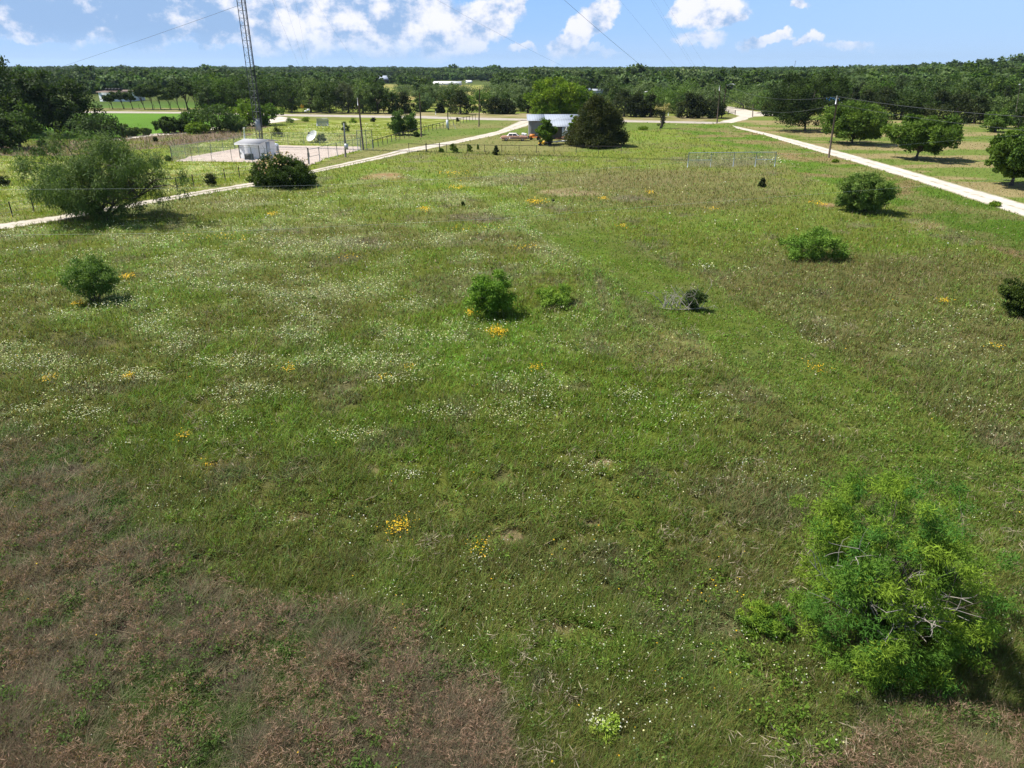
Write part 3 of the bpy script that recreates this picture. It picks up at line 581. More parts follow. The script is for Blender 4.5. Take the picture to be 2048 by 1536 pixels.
# --- scattered bushes of the meadow
plant('mesquite_tree', 'spreading drooping mesquite tree beside the gravel driveway at the left', 'tree', 216, 438, 270, 262, 'mass', .0, 190, .145, 230, .36, .15, .8, ((.075, .125, .032), (.125, .18, .048)), 331, tr=.16, nl=50, stems=6, lobes=.42, squash=1.25, up=.3, nz=.5, cd=.3, cn=.5)
plant('mesquite_bush', 'round multi-stemmed mesquite bush alone in the meadow at the left', 'bush', 194, 602, 511, 96, 'mass', .10, 90, .24, 120, .17, .24, .3, ((.085, .165, .03), (.14, .22, .045)), 32, parts=('foliage', 'stems'), tr=.045, nl=22, stems=6, lobes=.2)
plant('mesquite_bush', 'bright green round bush next to yellow flowers in the centre of the meadow', 'bush', 984, 632, 548, 100, 'mass', .0, 100, .24, 130, .17, .28, .3, ((.10, .21, .02), (.18, .29, .035)), 133, parts=('foliage', 'stems'), tr=.04, nl=22, stems=7, lobes=.5)
plant('mesquite_bush', 'low sparse yellow-green bush right of the round central bush', 'bush', 1108, 610, 568, 92, 'bush', .03, 34, .22, 110, .16, .26, .2, ((.13, .23, .025), (.20, .30, .04)), 134, parts=('foliage', 'stems'), tr=.018, nl=18, stems=6, lobes=.5)
plant('mesquite_bush', 'dense rounded bush on the verge below the white gravel road', 'bush', 1724, 424, 345, 100, 'mass', .0, 120, .22, 190, .26, .28, .35, ((.095, .165, .03), (.15, .22, .045)), 35, parts=('foliage', 'stems'), tr=.06, nl=20, stems=5, lobes=.2)
plant('mesquite_bush', 'low loose light green bush in the brown grass at the right', 'bush', 1622, 515, 455, 118, 'bush', .0, 75, .20, 150, .22, .22, .3, ((.10, .20, .025), (.17, .27, .04)), 36, parts=('foliage', 'stems'), tr=.03, nl=26, stems=8, lobes=.45)
plant('cedar_bush', 'dark green cedar shrub cut by the right edge of the picture', 'bush', 2035, 632, 552, 90, 'mass', .0, 90, .24, 200, .16, .3, -.2, ((.035, .06, .012), (.08, .115, .018)), 37, parts=('foliage', 'stems'), tr=.05, nl=10, stems=3, lobes=.55)
t, p, H, Rr = plant('cedar_bush', 'small cedar bush tangled with a fallen bare grey branch', 'bush', 1386, 620, 580, 44, 'mass', .0, 30, .32, 110, .12, .3, -.2, ((.03, .06, .014), (.06, .10, .022)), 38, parts=('foliage', 'stems'), tr=.03, nl=6, stems=2)
dt = thing('dead_branch', 'bare grey fallen branch lying over the small cedar bush', 'dead branch', P(1372, 622)); rng = np.random.default_rng(9); tw = MB()
tw.tube(bend((-1.5, .3, .12), (.9, -.2, .25), rng, 7, .08, .08), np.linspace(.012, .035, 7), 6)
for k in range(26):
    x0 = rng.uniform(-1.3, .9); b0 = np.array((x0, rng.normal(0, .12), .2)); e = b0 + np.array((rng.uniform(-1.3, .3) if k % 3 else rng.uniform(.2, 1.1), rng.uniform(-.6, .8), rng.uniform(.15, 1.1)))
    pts = bend(b0, e, rng, 5, .07, .05); tw.tube(pts, np.linspace(.024, .007, 5), 4, False)
    for j in range(3): s0 = pts[rng.integers(1, 5)]; tw.tube(bend(s0, s0 + rng.normal(0, .25, 3) + (0, 0, .08), rng, 3, .1, 0), np.linspace(.009, .004, 3), 4, False)
tw.build('branches', M_TWIG, dt)
plant('mimosa_shrub', 'wide dark mimosa shrub covered in small pinkish blossoms beside the driveway', 'shrub', 567, 370, 304, 128, 'bush', .0, 165, .17, 200, .24, .42, .1, ((.030, .060, .010), (.06, .095, .015)), 39, parts=('foliage', 'stems'), tr=.08, nl=16, stems=4, lobes=.22)
p = P(567, 370); rng = np.random.default_rng(5); H = zat(p.y, 302); Rr = 64 * m_per_px(p); bl = MB(); C = shape_pts('bush', 330, H, Rr * .97, .3, rng, .22); C = C[C[:, 2] > H * .45]
cloud(bl, C, .10, 5, .16, .8, 0, ((.55, .36, .25), (.50, .45, .20)), rng); bo = bl.build('blossoms', M_FLOWER, [o for o in bpy.data.objects if o.name.startswith('mimosa_shrub')][0], use_col=True)
# small cedars and saplings
for k, (px, b, tp, w, lab, cols, shp) in enumerate([
    (422, 372, 346, 28, 'dark rounded cedar bush beside the left driveway fence', CED, 'bush'), (9, 371, 350, 26, 'dark round shrub in the lush field at the far left edge', CED, 'bush'),
    (909, 305, 283, 17, 'leafy sapling growing through the pipe fence, leftmost of three', BRT, 'bush'), (939, 303, 286, 11, 'small leafy sapling behind the pipe fence, middle of three', BRT, 'bush'),
    (992, 310, 291, 17, 'small dark conical cedar in front of the pipe fence below the car', CED, 'cone'), (1524, 374, 355, 17, 'tiny dark cedar below the chain-link panel', CED, 'cone'),
    (883, 304, 296, 12, 'tiny weedy sapling by the fence corner post', BRT, 'bush'), (956, 299, 288, 5, 'thin upright sapling right of the leafy saplings', BRT, 'bush'),
    (556, 273, 251, 27, 'dark round cedar left of the satellite dish', CED, 'bush'), (691, 264, 241, 22, 'round green shrub behind the grey utility pole', DRK, 'bush'),
    (644, 285, 265, 22, 'dark shrub behind the satellite dish', DRK, 'bush'), (746, 244, 234, 14, 'small dark cedar near the road by the utility pole', CED, 'bush'),
    (338, 322, 310, 16, 'low green shrub at the outside corner of the chain-link fence', MES, 'bush'), (77, 312, 292, 26, 'low dark shrub below the big left trees, left one', DRK, 'bush'),
    (104, 305, 296, 18, 'low dark shrub below the big left trees, right one', DRK, 'bush'), (88, 296, 277, 30, 'mid green bush in the shade of the big left trees', DRK, 'bush'), (16, 308, 296, 20, 'low dark shrub at the foot of the leftmost tree', DRK, 'bush'),
    (1286, 260, 252, 26, 'low glossy green weeds right of the big cedar', BRT, 'bush'), (915, 243, 235, 9, 'tiny dark cedar inside the diagonal pipe fence', CED, 'cone'), (1228, 252, 222, 22, 'bright yellow-green shrub peeking out behind the big cedar', BRT, 'bush'),
    (312, 283, 272, 12, 'small dark shrub in the brown grass behind the compound', DRK, 'bush'), (1106, 403, 398, 5, 'tiny dark weed clump by the mown track', DRK, 'bush'), (926, 412, 402, 7, 'small dark weed in the flowery middle of the meadow', DRK, 'bush'),
    (580, 246, 234, 22, 'small bush by the white gravel patch', MES, 'bush'), (612, 243, 232, 18, 'small green bush left of the stacked fence panels', BRT, 'bush'), (707, 246, 235, 16, 'small bright bush right of the round green shrub', BRT, 'bush'),
    (1670, 325, 318, 16, 'low weed clump at the foot of the roadside pole', BRT, 'bush'), (1990, 412, 404, 26, 'weedy green clump on the lower edge of the gravel road', BRT, 'bush')]):
    plant('cedar_shrub' if cols is CED else 'green_shrub', lab, 'shrub', px, b, tp, w, shp, .0, 26, .36, 70, .16, .45, 0, cols, 100 + k, parts=('foliage', 'stems'), tr=.03, nl=5, stems=2, lobes=.3)
# --- big cedar beside the barn
plant('cedar_tree', 'big dark cedar tree hiding the right end of the metal barn', 'tree', 1190, 292, 192, 150, 'cone', .0, 420, .15, 140, .36, .33, -.1, ((.034, .05, .014), (.075, .078, .02)), 51, tr=.25, nl=12, lobes=.2, squash=.9)
# --- orchard trees on the right
OT = [(1610, 262, 146, 146, 'tall dark orchard tree left of the roadside pole', 61, .08, DKK, .22), (1703, 288, 205, 122, 'broad orchard tree just behind the roadside pole', 62, .10, ORC, .22),
      (1831, 319, 228, 126, 'open spreading orchard tree with a bare trunk between two others', 63, .16, ORC, .20), (2022, 371, 250, 128, 'orchard tree cut by the right edge of the picture', 64, .16, ORC, .22)]
for px, b, tp, w, lab, sd, cl, cols, rc in OT:
    plant('orchard_tree', lab, 'tree', px, b, tp, w, 'mass', cl, 170, rc * .85, 170, .32, .6, .1, cols, sd, tr=.20, nl=26, lobes=.34, lean=(1.0, 0) if sd == 63 else (.3, 0), squash=.75)
# --- trees around the barn
plant('leafy_tree', 'bright yellow-green leafy tree standing behind the metal barn', 'tree', 1114, 243, 158, 122, 'mass', .0, 130, .18, 150, .5, .6, 0, BRT, 71, tr=.3, nl=20, lobes=.3)
plant('leafy_tree', 'small bushy green tree in front of the metal barn wall', 'tree', 1093, 289, 238, 44, 'mass', .0, 60, .26, 120, .30, .6, 0, ((.07, .13, .012), (.12, .19, .02)), 72, tr=.09, nl=12, lobes=.5)
plant('leafy_tree', 'bright green sapling rising beside the barn roof, in front of the cedar', 'tree', 1145, 283, 227, 22, 'round', .2, 22, .35, 80, .28, .6, 0, BRT, 73, tr=.05, nl=6, lobes=.3)
plant('leafy_tree', 'wide multi-stemmed tree growing through the diagonal pipe fence', 'tree', 808, 270, 222, 60, 'mass', .02, 60, .26, 130, .34, .5, 0, ((.05, .10, .02), (.09, .15, .03)), 74, tr=.08, nl=14, stems=4, lobes=.3)
plant('leafy_tree', 'small bush at the foot of the pole on the diagonal pipe fence', 'shrub', 833, 274, 262, 14, 'bush', 0, 20, .3, 80, .25, .5, 0, DRK, 75, tr=.03, nl=5, stems=2)
# --- hand-placed background trees: px, base row, top row, width, colours, clear fraction, label
BG = [(30, 268, 114, 160, DKK, .12, 'tallest dark tree at the top left corner', 'round'), (112, 272, 148, 130, DKK, .15, 'big dark tree right of the tallest left tree', 'round'), (158, 268, 166, 96, DKK, .16, 'dark tree at the right end of the big left clump, beside the lawn', 'round'),
      (42, 298, 205, 84, ((.045, .085, .016), (.075, .12, .02)), .02, 'lighter green tree in front of the dark left clump', 'round'), (6, 300, 228, 60, DKK, .02, 'dark bushy tree at the left edge below the tallest tree', 'round'),
      (196, 277, 228, 78, ((.04, .08, .018), (.07, .11, .025)), .02, 'round dark shrub-tree at the left end of the lawn', 'bush'),
      (250, 273, 251, 24, MES, .0, 'small shrub on the white lane, leftmost of three by the lawn', 'bush'), (270, 272, 254, 20, MES, .0, 'small shrub on the white lane, middle of three by the lawn', 'bush'), (293, 270, 256, 14, MES, .0, 'small shrub on the white lane, rightmost of three by the lawn', 'bush'),
      (337, 266, 234, 36, DRK, .02, 'wind-bent shrub at the right half of the lawn edge', 'bush'), (364, 264, 237, 32, DRK, .02, 'second wind-bent shrub at the lawn edge', 'bush'), (390, 256, 219, 44, ((.05, .10, .02), (.09, .15, .02)), .04, 'leafy tree at the right end of the lawn', 'round'),
      (396, 266, 246, 44, BRT, .0, 'low bright green bush behind the compound', 'bush'), (440, 262, 208, 78, ((.05, .09, .02), (.08, .13, .025)), .02, 'dark leafy tree clump between lawn and tower', 'round'),
      (498, 252, 200, 54, BRT, .02, 'bright green tree left of the tower', 'round'), (535, 250, 203, 52, ((.06, .12, .02), (.10, .16, .02)), .02, 'leafy green tree right behind the tower', 'round'), (470, 262, 236, 36, MES, .0, 'low green bush behind the white shed', 'bush'),
      (226, 218, 188, 24, DRK, .35, None, 'row'), (248, 218, 180, 30, DRK, .36, None, 'row'), (266, 218, 183, 26, DRK, .36, None, 'row'), (290, 219, 170, 34, DRK, .32, None, 'row'), (306, 219, 168, 34, DRK, .34, None, 'row'), (322, 219, 164, 36, DRK, .33, None, 'row'), (342, 219, 176, 30, MES, .3, None, 'row'), (360, 220, 165, 34, DRK, .3, None, 'row'), (376, 220, 150, 46, DRK, .28, None, 'row'), (392, 220, 158, 40, DRK, .28, None, 'row'),
      (420, 222, 150, 60, ((.045, .085, .016), (.07, .11, .02)), .1, 'dark leafy tree on the far side of the road, right of the tree row', 'round'), (452, 222, 146, 56, ((.07, .13, .016), (.10, .16, .02)), .06, 'brighter green roadside tree above the lawn', 'round'), (486, 223, 152, 50, DRK, .05, 'dark roadside tree left of the tower', 'round'),
      (545, 224, 150, 60, DRK, .05, 'dark roadside tree right of the tower', 'round'), (584, 225, 158, 50, DRK, .04, 'dark roadside tree behind the yellow warning sign', 'round'), (622, 225, 155, 52, MES, .04, 'grey-green roadside tree right of the yellow warning sign', 'round'), (660, 226, 158, 50, DRK, .04, 'dark roadside tree above the satellite dish', 'round'), (696, 226, 163, 48, ((.06, .075, .04), (.09, .105, .055)), .04, 'brownish-grey roadside tree behind the utility pole tops', 'round'), (726, 226, 160, 44, MES, .04, 'roadside tree directly behind the leaning utility pole', 'round'), (756, 227, 166, 40, DRK, .03, 'dark roadside tree at the left edge of the yellow field', 'round'), (778, 227, 176, 36, DRK, .03, 'lower roadside tree at the corner of the yellow field', 'round'),
      (810, 226, 182, 42, CED, 0, 'rounded dark cedar across the road, left of the middle pole', 'cone'), (920, 228, 178, 46, CED, 0, 'conical dark cedar across the road between two poles', 'cone'), (880, 226, 205, 18, CED, 0, 'small cedar across the road left of the conical one', 'cone'), (842, 224, 196, 20, MES, .1, 'thin shrubby tree right of the middle pole', 'round'),
      (884, 212, 165, 48, SAG, .02, 'sage-grey mesquite behind the conical cedar', 'round'), (862, 205, 168, 40, SAG, .02, 'sage-grey mesquite in the yellow field', 'round'), (902, 214, 180, 40, DRK, .02, 'dark bush left of the conical cedar', 'round'),
      (792, 200, 168, 48, SAG, 0, 'sage-grey mesquite at the left of the yellow field, nearest the wood', 'round'), (832, 196, 172, 44, SAG, 0, 'sage-grey mesquite behind the left cedar in the yellow field', 'round'), (935, 204, 172, 54, SAG, 0, 'sage-grey mesquite right of the conical cedar', 'round'), (975, 198, 166, 56, SAG, 0, 'tall sage-grey mesquite behind the tall lawn pole', 'round'),
      (1030, 206, 166, 50, SAG, 0, 'sage-grey mesquite at the right end of the yellow field', 'round'), (908, 190, 164, 36, ((.07, .12, .02), (.10, .16, .03)), 0, 'green tree hiding the end of the long distant shed', 'round'), (812, 184, 168, 36, SAG, 0, 'small sage mesquite far back in the yellow field', 'round'), (874, 188, 170, 40, SAG, 0, 'low sage mesquite in front of the long distant shed', 'round'),
      (962, 222, 178, 40, ((.10, .17, .03), (.14, .21, .04)), .05, 'bright weeping mesquite behind the tall pole', 'round'), (990, 228, 192, 44, CED, 0, 'dark cedar right of the tall pole', 'cone'), (1014, 228, 196, 40, CED, 0, 'second dark cedar right of the tall pole', 'cone'), (1002, 216, 165, 52, SAG, .04, 'tall sage-grey mesquite behind the two cedars', 'round'), (1040, 222, 170, 48, SAG, .04, 'sage-grey mesquite left of the bright tree', 'round'), (1056, 226, 178, 34, DRK, .02, 'dark bush tucked against the bright tree', 'round'),
      (1248, 233, 176, 56, CED, .0, 'dark cedar across the road right of the big cedar', 'cone'), (1272, 234, 182, 46, CED, 0, 'dark cedar second right of the big cedar', 'cone'), (1300, 234, 186, 44, CED, 0, 'dark cedar left of the dead vine-covered trunk', 'cone'),
      (1286, 222, 164, 50, SAG, .05, 'grey-green mesquite rising behind the dark cedars', 'round'), (1326, 226, 168, 60, ((.09, .16, .03), (.14, .21, .05)), .04, 'bright mesquite behind the dead vine-covered trunk', 'round'), (1366, 224, 162, 66, ((.09, .15, .035), (.13, .20, .05)), .04, 'bright mesquite left of the twin poles', 'round'), (1410, 226, 168, 60, SAG, .04, 'grey-green mesquite behind the twin poles', 'round'),
      (1374, 236, 184, 52, CED, 0, 'layered dark cedar right of the dead trunk', 'cone'), (1395, 236, 189, 44, CED, 0, 'layered dark cedar left of the twin poles', 'cone'), (1425, 236, 198, 46, CED, 0, 'dark cedar at the foot of the twin poles', 'bush'),
      (1486, 217, 165, 62, ((.09, .15, .04), (.13, .19, .05)), .12, 'tall mesquite above the gravel turnout', 'round'), (1512, 220, 180, 50, SAG, .1, 'lower mesquite above the gravel turnout', 'round'), (1530, 226, 178, 50, ((.09, .16, .035), (.13, .20, .05)), .05, 'bright mesquite at the right end of the turnout', 'round'), (1548, 232, 194, 48, CED, 0, 'dark cedar between turnout and tall orchard tree', 'cone'), (1572, 232, 200, 40, CED, .0, 'dark cedar against the tall orchard tree', 'bush'),
      (1640, 232, 140, 74, ((.075, .14, .016), (.11, .17, .025)), .06, 'bright crowned tree rising behind the tall orchard tree', 'round'), (1702, 232, 170, 32, CED, 0, 'pointed cedar right of the blue canopy', 'cone'), (1730, 236, 176, 50, CED, 0, 'dark cedar behind the second orchard tree', 'cone'), (1764, 238, 168, 66, CED, 0, 'tall dark cedar between the second and third orchard trees', 'cone'), (1800, 239, 180, 56, DRK, .02, 'dark tree behind the gap in the orchard', 'round'),
      (1836, 240, 176, 66, DRK, .02, 'dark tree behind the open orchard tree', 'round'), (1876, 243, 176, 62, CED, .0, 'dark layered cedar above the orchard field', 'cone'), (1912, 245, 176, 66, CED, .0, 'wide dark cedar above the orchard field', 'cone'), (1948, 247, 186, 56, CED, .0, 'dark cedar at the right of the orchard field', 'cone'), (1990, 264, 218, 48, ((.08, .14, .02), (.12, .19, .03)), .0, 'rounded light green bush at the back of the orchard field', 'bush'), (2036, 258, 205, 60, DRK, .0, 'dark tree at the right edge behind the orchard', 'round'), (1966, 240, 192, 40, MES, 0, 'mid green tree left of the thin grey pole', 'round'), (2020, 236, 186, 50, MES, 0, 'mid green tree right of the thin grey pole', 'round')]
for k, (px, b, tp, w, cols, cl, lab, shp) in enumerate(BG):
    g = None
    if lab is None: lab = 'dark tree with a bare slender trunk in the row before the long white building'; g = 'row of slender trees along the far road'
    nm = 'cedar_tree' if cols is CED else 'shrub_tree' if shp == 'bush' else 'row_tree' if shp == 'row' else 'leafy_tree'
    s_ = {'row': 'round', 'round': 'mass' if cl < .2 else 'round', 'bush': 'mass'}.get(shp, shp); big = w > 100; cl = 0 if s_ == 'mass' else cl; w = w * (1.45 if shp == 'cone' else 1.15 if big else 1.28 if shp != 'row' else 1)
    plant(nm, lab, 'tree', px, b, tp, w, s_, cl, 120 if big else 50, .17 if big else .25, 110 if big else 70, .5 if big else .42, .62, 0 if cols not in (SAG, MES) else .3, cols, 200 + k, group=g, tr=.28 if w > 40 else .13, nl=9 if shp == 'row' else 6, lobes=.3, lean=(-1.2, 0) if shp == 'row' else (0, 0), stems=1, nz=.5, cd=.35, cn=.3)
# --- prototypes copied through the wooded belt across the road
def proto(sd, shp, cols, per=60, ncl=42, leaf=.55):
    H, r_ = 9.0, 5.0; c, t = make_tree(sd, shp, H, r_, .1, ncl, 1.3, per, leaf, .65, 0, cols, tr=.25, nl=5, lobes=.35, nz=.45, cd=.5, cn=.3)
    return c.mesh('crown_leaves', M_LEAFV, use_col=True), t.mesh('trunk_wood', M_BARK, True)
KINDS = [('mass', DRK), ('mass', ((.04, .075, .015), (.07, .105, .02))), ('mass', ((.05, .09, .02), (.09, .135, .028))), ('mass', SAG), ('mass', ((.07, .12, .035), (.11, .165, .045))), ('cone', CED), ('mass', ((.06, .11, .02), (.09, .14, .025)))]
PROT = [proto(400 + k, s_, c_) for k, (s_, c_) in enumerate(KINDS)]
LABK = ['dark round tree in the wooded belt beyond the road', 'dark green leafy tree in the wooded belt beyond the road', 'mid green leafy tree in the wooded belt beyond the road', 'sage-grey mesquite in the wooded belt beyond the road', 'light green mesquite in the wooded belt beyond the road', 'dark pointed cedar in the wooded belt beyond the road', 'low green thicket tree in the wooded belt beyond the road']
GRK = ['dark round trees beyond the road', 'dark leafy trees beyond the road', 'mid green trees beyond the road', 'sage mesquites beyond the road', 'light mesquites beyond the road', 'pointed cedars beyond the road', 'thicket trees beyond the road']
rng = np.random.default_rng(77); placed = []
def blocked(u, v):
    return (745 < u < 1000 and v > 188 and not (840 < u < 900)) or (755 < u < 860 and 172 < v < 189) or (u < 402 and v > 190) or (1440 < u < 1545 and v > 208) or (u > 1560 and v > 233) or (755 < u < 790 and v > 158) or (862 < u < 1000 and v > 161) or (1160 < u < 1216 and 186 < v < 228)
tries = 0
while len(placed) < 235 and tries < 60000:
    tries += 1; r = math.sqrt(rng.uniform(226 ** 2, 350 ** 2)); a = rng.uniform(-.66, .66); x, y = r * math.sin(a), r * math.cos(a)
    u, v, _ = proj(x, y, 0); 
    if blocked(float(u), float(v)) or v > 224 or any((x - q[0]) ** 2 + (y - q[1]) ** 2 < 81 for q in placed): continue
    placed.append((x, y)); q = rng.random()
    sage = 780 < u < 1100 or 1230 < u < 1560
    k = int(rng.choice([3, 4, 6, 2], p=[.45, .3, .1, .15])) if sage and q < .6 else int(rng.choice([0, 1, 2, 4, 5, 6], p=[.20, .24, .26, .10, .08, .12] if u < 1560 else [.08, .17, .34, .14, .10, .17]))
    s_ = rng.uniform(.75, 1.08) * (.72 if sage else 1) * (.85 if k == 5 else 1)
    rg = 'beyond the bright green lawn' if u < 420 else 'beyond the road above the gravel compound' if u < 760 else 'around the distant yellow field' if u < 1050 else 'in the dense wood behind the metal barn' if u < 1240 else 'behind the gravel turnout and twin poles' if u < 1560 else 'in the wood behind the orchard'
    t = thing('belt_cedar' if k == 5 else 'belt_tree', LABK[k].split(' in the')[0] + ' ' + rg, 'tree', (x, y, float(hgt(x, y))), 0, GRK[k].split(' beyond')[0] + ' ' + rg)
    c, w = PROT[k]; rz = rng.uniform(0, 6.28); sc = (s_ * rng.uniform(.85, 1.2),) * 2 + (s_,)
    if k == 5: sc = (s_ * .62, s_ * .62, s_ * 1.0)
    t.scale = sc; t.rotation_euler.z = rz; put('crown', c, t); put('trunk', w, t)
# --- the far woods (one uncountable mass)
far_protos = bpy.data.collections.new('far_crowns')
for k, (s_, c_) in enumerate(KINDS):
    me = make_tree(500 + k, s_, 9.0, 5.2, .1, 30, 1.5, 28, 1.2, .8, 0, c_, tr=.25, nl=1, lobes=.4, nz=.15, cd=1.8, up=.25, cn=.25)[0].mesh('far_crown_%d' % k, M_LEAFV, use_col=True)
    far_protos.objects.link(bpy.data.objects.new('far_crown_%d' % k, me))
n_ = 52000; r = 330 * ((rng.random(n_) * ((6000 / 330) ** .8 - 1) + 1) ** 1.25); a = rng.uniform(-.80, .80, n_); x, y = r * np.sin(a), r * np.cos(a)
u, v, _ = proj(x, y, 0); kp = np.array([not (blocked(uu, vv)) for uu, vv in zip(u, v)])
kp &= ~((np.abs(u - 895) < 40) & (v > 163) & (v < 175)); kp &= rng.random(n_) < .62
x, y, r, u, v = x[kp], y[kp], r[kp], u[kp], v[kp]; n_ = len(x)
mixn = fbm(x / 60, y / 60, 91, 3); kk = np.where(mixn < .34, 0, np.where(mixn < .44, 1, np.where(mixn < .54, 2, np.where(mixn < .61, 6, 4)))); rr_ = rng.random(n_); kk = np.where(rr_ < .12, 1, np.where(rr_ < .2, 2, kk)); kk = np.where((r < 600) & (u > 780) & (u < 1560) & (rr_ > .93), 3, kk)
sc = rng.uniform(.68, 1.15, n_) * (r / 330) ** .10 * (.60 + .62 * fbm(x / 55, y / 55, 95, 3)) * np.where(rng.random(n_) < .04, 1.28, 1); sx_ = sc * rng.uniform(.9, 1.3, n_) * (r / 330) ** .18
me = bpy.data.meshes.new('woodland_points'); me.vertices.add(n_); me.vertices.foreach_set('co', np.stack([x, y, hgt(x, y)], -1).astype(np.float32).ravel())
for nm, typ, dat in (('idx', 'INT', kk.astype(np.int32)), ('rz', 'FLOAT_VECTOR', np.stack([0 * x, 0 * x, rng.uniform(0, 6.28, n_)], -1).astype(np.float32)), ('sc', 'FLOAT_VECTOR', np.stack([sx_, sx_, sc], -1).astype(np.float32))):
    at = me.attributes.new(nm, typ, 'POINT'); at.data.foreach_set('value' if typ == 'INT' else 'vector', dat.ravel())
wo_ = bpy.data.objects.new('distant_woodland', me); COL.objects.link(wo_); tag(wo_, 'continuous dark green woodland stretching to the horizon', 'woodland', None, 'stuff')
g = bpy.data.node_groups.new('woodland', 'GeometryNodeTree'); g.interface.new_socket('Geometry', in_out='INPUT', socket_type='NodeSocketGeometry'); g.interface.new_socket('Geometry', in_out='OUTPUT', socket_type='NodeSocketGeometry')
gi, go = g.nodes.new('NodeGroupInput'), g.nodes.new('NodeGroupOutput'); ip = g.nodes.new('GeometryNodeInstanceOnPoints'); ci = g.nodes.new('GeometryNodeCollectionInfo')
ci.inputs['Collection'].default_value = far_protos; ci.inputs['Separate Children'].default_value = True; ci.inputs['Reset Children'].default_value = True
def na(nm, typ): q = g.nodes.new('GeometryNodeInputNamedAttribute'); q.data_type = typ; q.inputs['Name'].default_value = nm; return q.outputs['Attribute']
ip.inputs['Pick Instance'].default_value = True
g.links.new(gi.outputs[0], ip.inputs['Points']); g.links.new(ci.outputs[0], ip.inputs['Instance']); g.links.new(na('idx', 'INT'), ip.inputs['Instance Index'])
er = g.nodes.new('FunctionNodeEulerToRotation'); g.links.new(na('rz', 'FLOAT_VECTOR'), er.inputs[0]); g.links.new(er.outputs[0], ip.inputs['Rotation']); g.links.new(na('sc', 'FLOAT_VECTOR'), ip.inputs['Scale']); g.links.new(ip.outputs[0], go.inputs[0])
md = wo_.modifiers.new('woodland', 'NODES'); md.node_group = g

# --- leafy weeds, dock and dry seed stalks scattered through the meadow (uncountable)
rng = np.random.default_rng(123)
def weeds(name, label, n, u0, u1, v0, v1, cond, hz, rc, per, leaf, asp, droop, cols, mat, pw=.9, seed=1):
    rng_ = np.random.default_rng(seed); u = rng_.uniform(u0, u1, n); v = v0 + (v1 - v0) * rng_.random(n) ** pw; b_ = (768 - v) / FPX; t_ = -CAMZ / (b_ * cs - sn); x, y = (u - 1024) / FPX * t_, (cs + b_ * sn) * t_
    c, h, wf, dd, bare, mow = field(x, y); k = ~bare & (mow < .3) & cond(x, y, dd, u, v, rng_); x, y, h = x[k], y[k], h[k]; sc_ = rng_.uniform(.5, 1.4, len(x))
    mb = MB(); cloud(mb, np.stack([x, y, h * .5 + hz * sc_], -1), rc * sc_, per, leaf, asp, droop, cols, rng_, .7, .5, nz=.5); tag(mb.build(name, mat, use_col=True), label, 'weeds', None, 'stuff')
clump = lambda x, y, s_, a_: fbm(x / s_, y / s_, 300 + int(a_), 3)
weeds('leafy_weeds', 'dark green leafy weeds pushing up through the dry brown grass', 5200, -150, 2200, 760, 1640, lambda x, y, dd, u, v, g: (g.random(len(x)) < np.where(dd > .4, .75, .10)) & (clump(x, y, 1.3, 1) > .50), .10, .17, 34, .065, .5, 0, ((.06, .11, .025), (.11, .18, .035)), M_LEAF, seed=2)
weeds('broad_weeds', 'fresh green broad-leaved weeds dotted over the meadow', 5200, -150, 2200, 330, 1600, lambda x, y, dd, u, v, g: (dd < .4) & (clump(x, y, 2.0, 2) > .52), .07, .20, 22, .085, .45, 0, ((.09, .17, .02), (.15, .23, .03)), M_LEAF, seed=3)
weeds('dry_stalks', 'reddish brown dry seed stalks in the lower corners of the meadow', 15000, -150, 2200, 800, 1660, lambda x, y, dd, u, v, g: (dd > .3) & (clump(x, y, .9, 3) > .44), .13, .13, 18, .10, .10, 0, ((.22, .135, .09), (.37, .255, .175)), M_GRASS, seed=4)
weeds('grey_thatch', 'pale grey-brown matted thatch tufts in the meadow', 2600, -150, 2200, 420, 1600, lambda x, y, dd, u, v, g: (dd < .5) & (clump(x, y, 3.0, 4) > .60), .0, .30, 26, .20, .07, .6, ((.30, .25, .17), (.40, .34, .24)), M_GRASS, seed=5)
# ------------------------------------------------------------------ built things
M_WHITE = pm('white_painted_wall', (.84, .85, .86), .6, .06, 2); M_ROOFL = pm('pale_shingle_roof', (.34, .34, .35), .9, .2, 8, stripe=(1, .35, .25)); M_TRIMD = pm('dark_trim', (.06, .055, .05), .7, .2, 5)
M_DOOR = pm('grey_door', (.50, .52, .55), .6, .1, 3); M_BLK = pm('dark_plastic', (.02, .02, .022), .6, .2, 4); M_METR = pm('ribbed_metal_roof', (.30, .335, .385), .6, .05, .6, .0, stripe=(0, .45, .30))
M_METW = pm('ribbed_grey_wall', (.24, .245, .24), .7, .15, .8, .1, stripe=(0, .30, .35), dirt=((.20, .15, .11), .9)); M_BROWNW = pm('brown_metal_wall', (.13, .11, .09), .8, .2, 1.2, stripe=(0, .30, .4)); M_WHT2 = pm('white_sheet_door', (.70, .71, .72), .6, .1, 2)
M_DISH = pm('dish_white', (.72, .73, .70), .5, .12, 3, dirt=((.45, .44, .38), 2)); M_TANK = pm('tank_white', (.66, .69, .73), .5, .1, 3)
M_CAR = pm('faded_copper_paint', (.36, .19, .125), .45, .2, 1.6, .1, dirt=((.46, .30, .20), 1.5)); M_VINYL = pm('pale_vinyl_roof', (.62, .58, .54), .7, .1, 3); M_GLASS = pm('car_glass', (.05, .06, .07), .12, .1, 2, spec=.8); M_CHROME = pm('dull_chrome', (.5, .5, .5), .3, .1, 4, .9); M_TYRE = pm('tyre_rubber', (.02, .02, .02), .9, .2, 6); M_HUB = pm('hubcap', (.45, .43, .40), .4, .2, 5, .5)
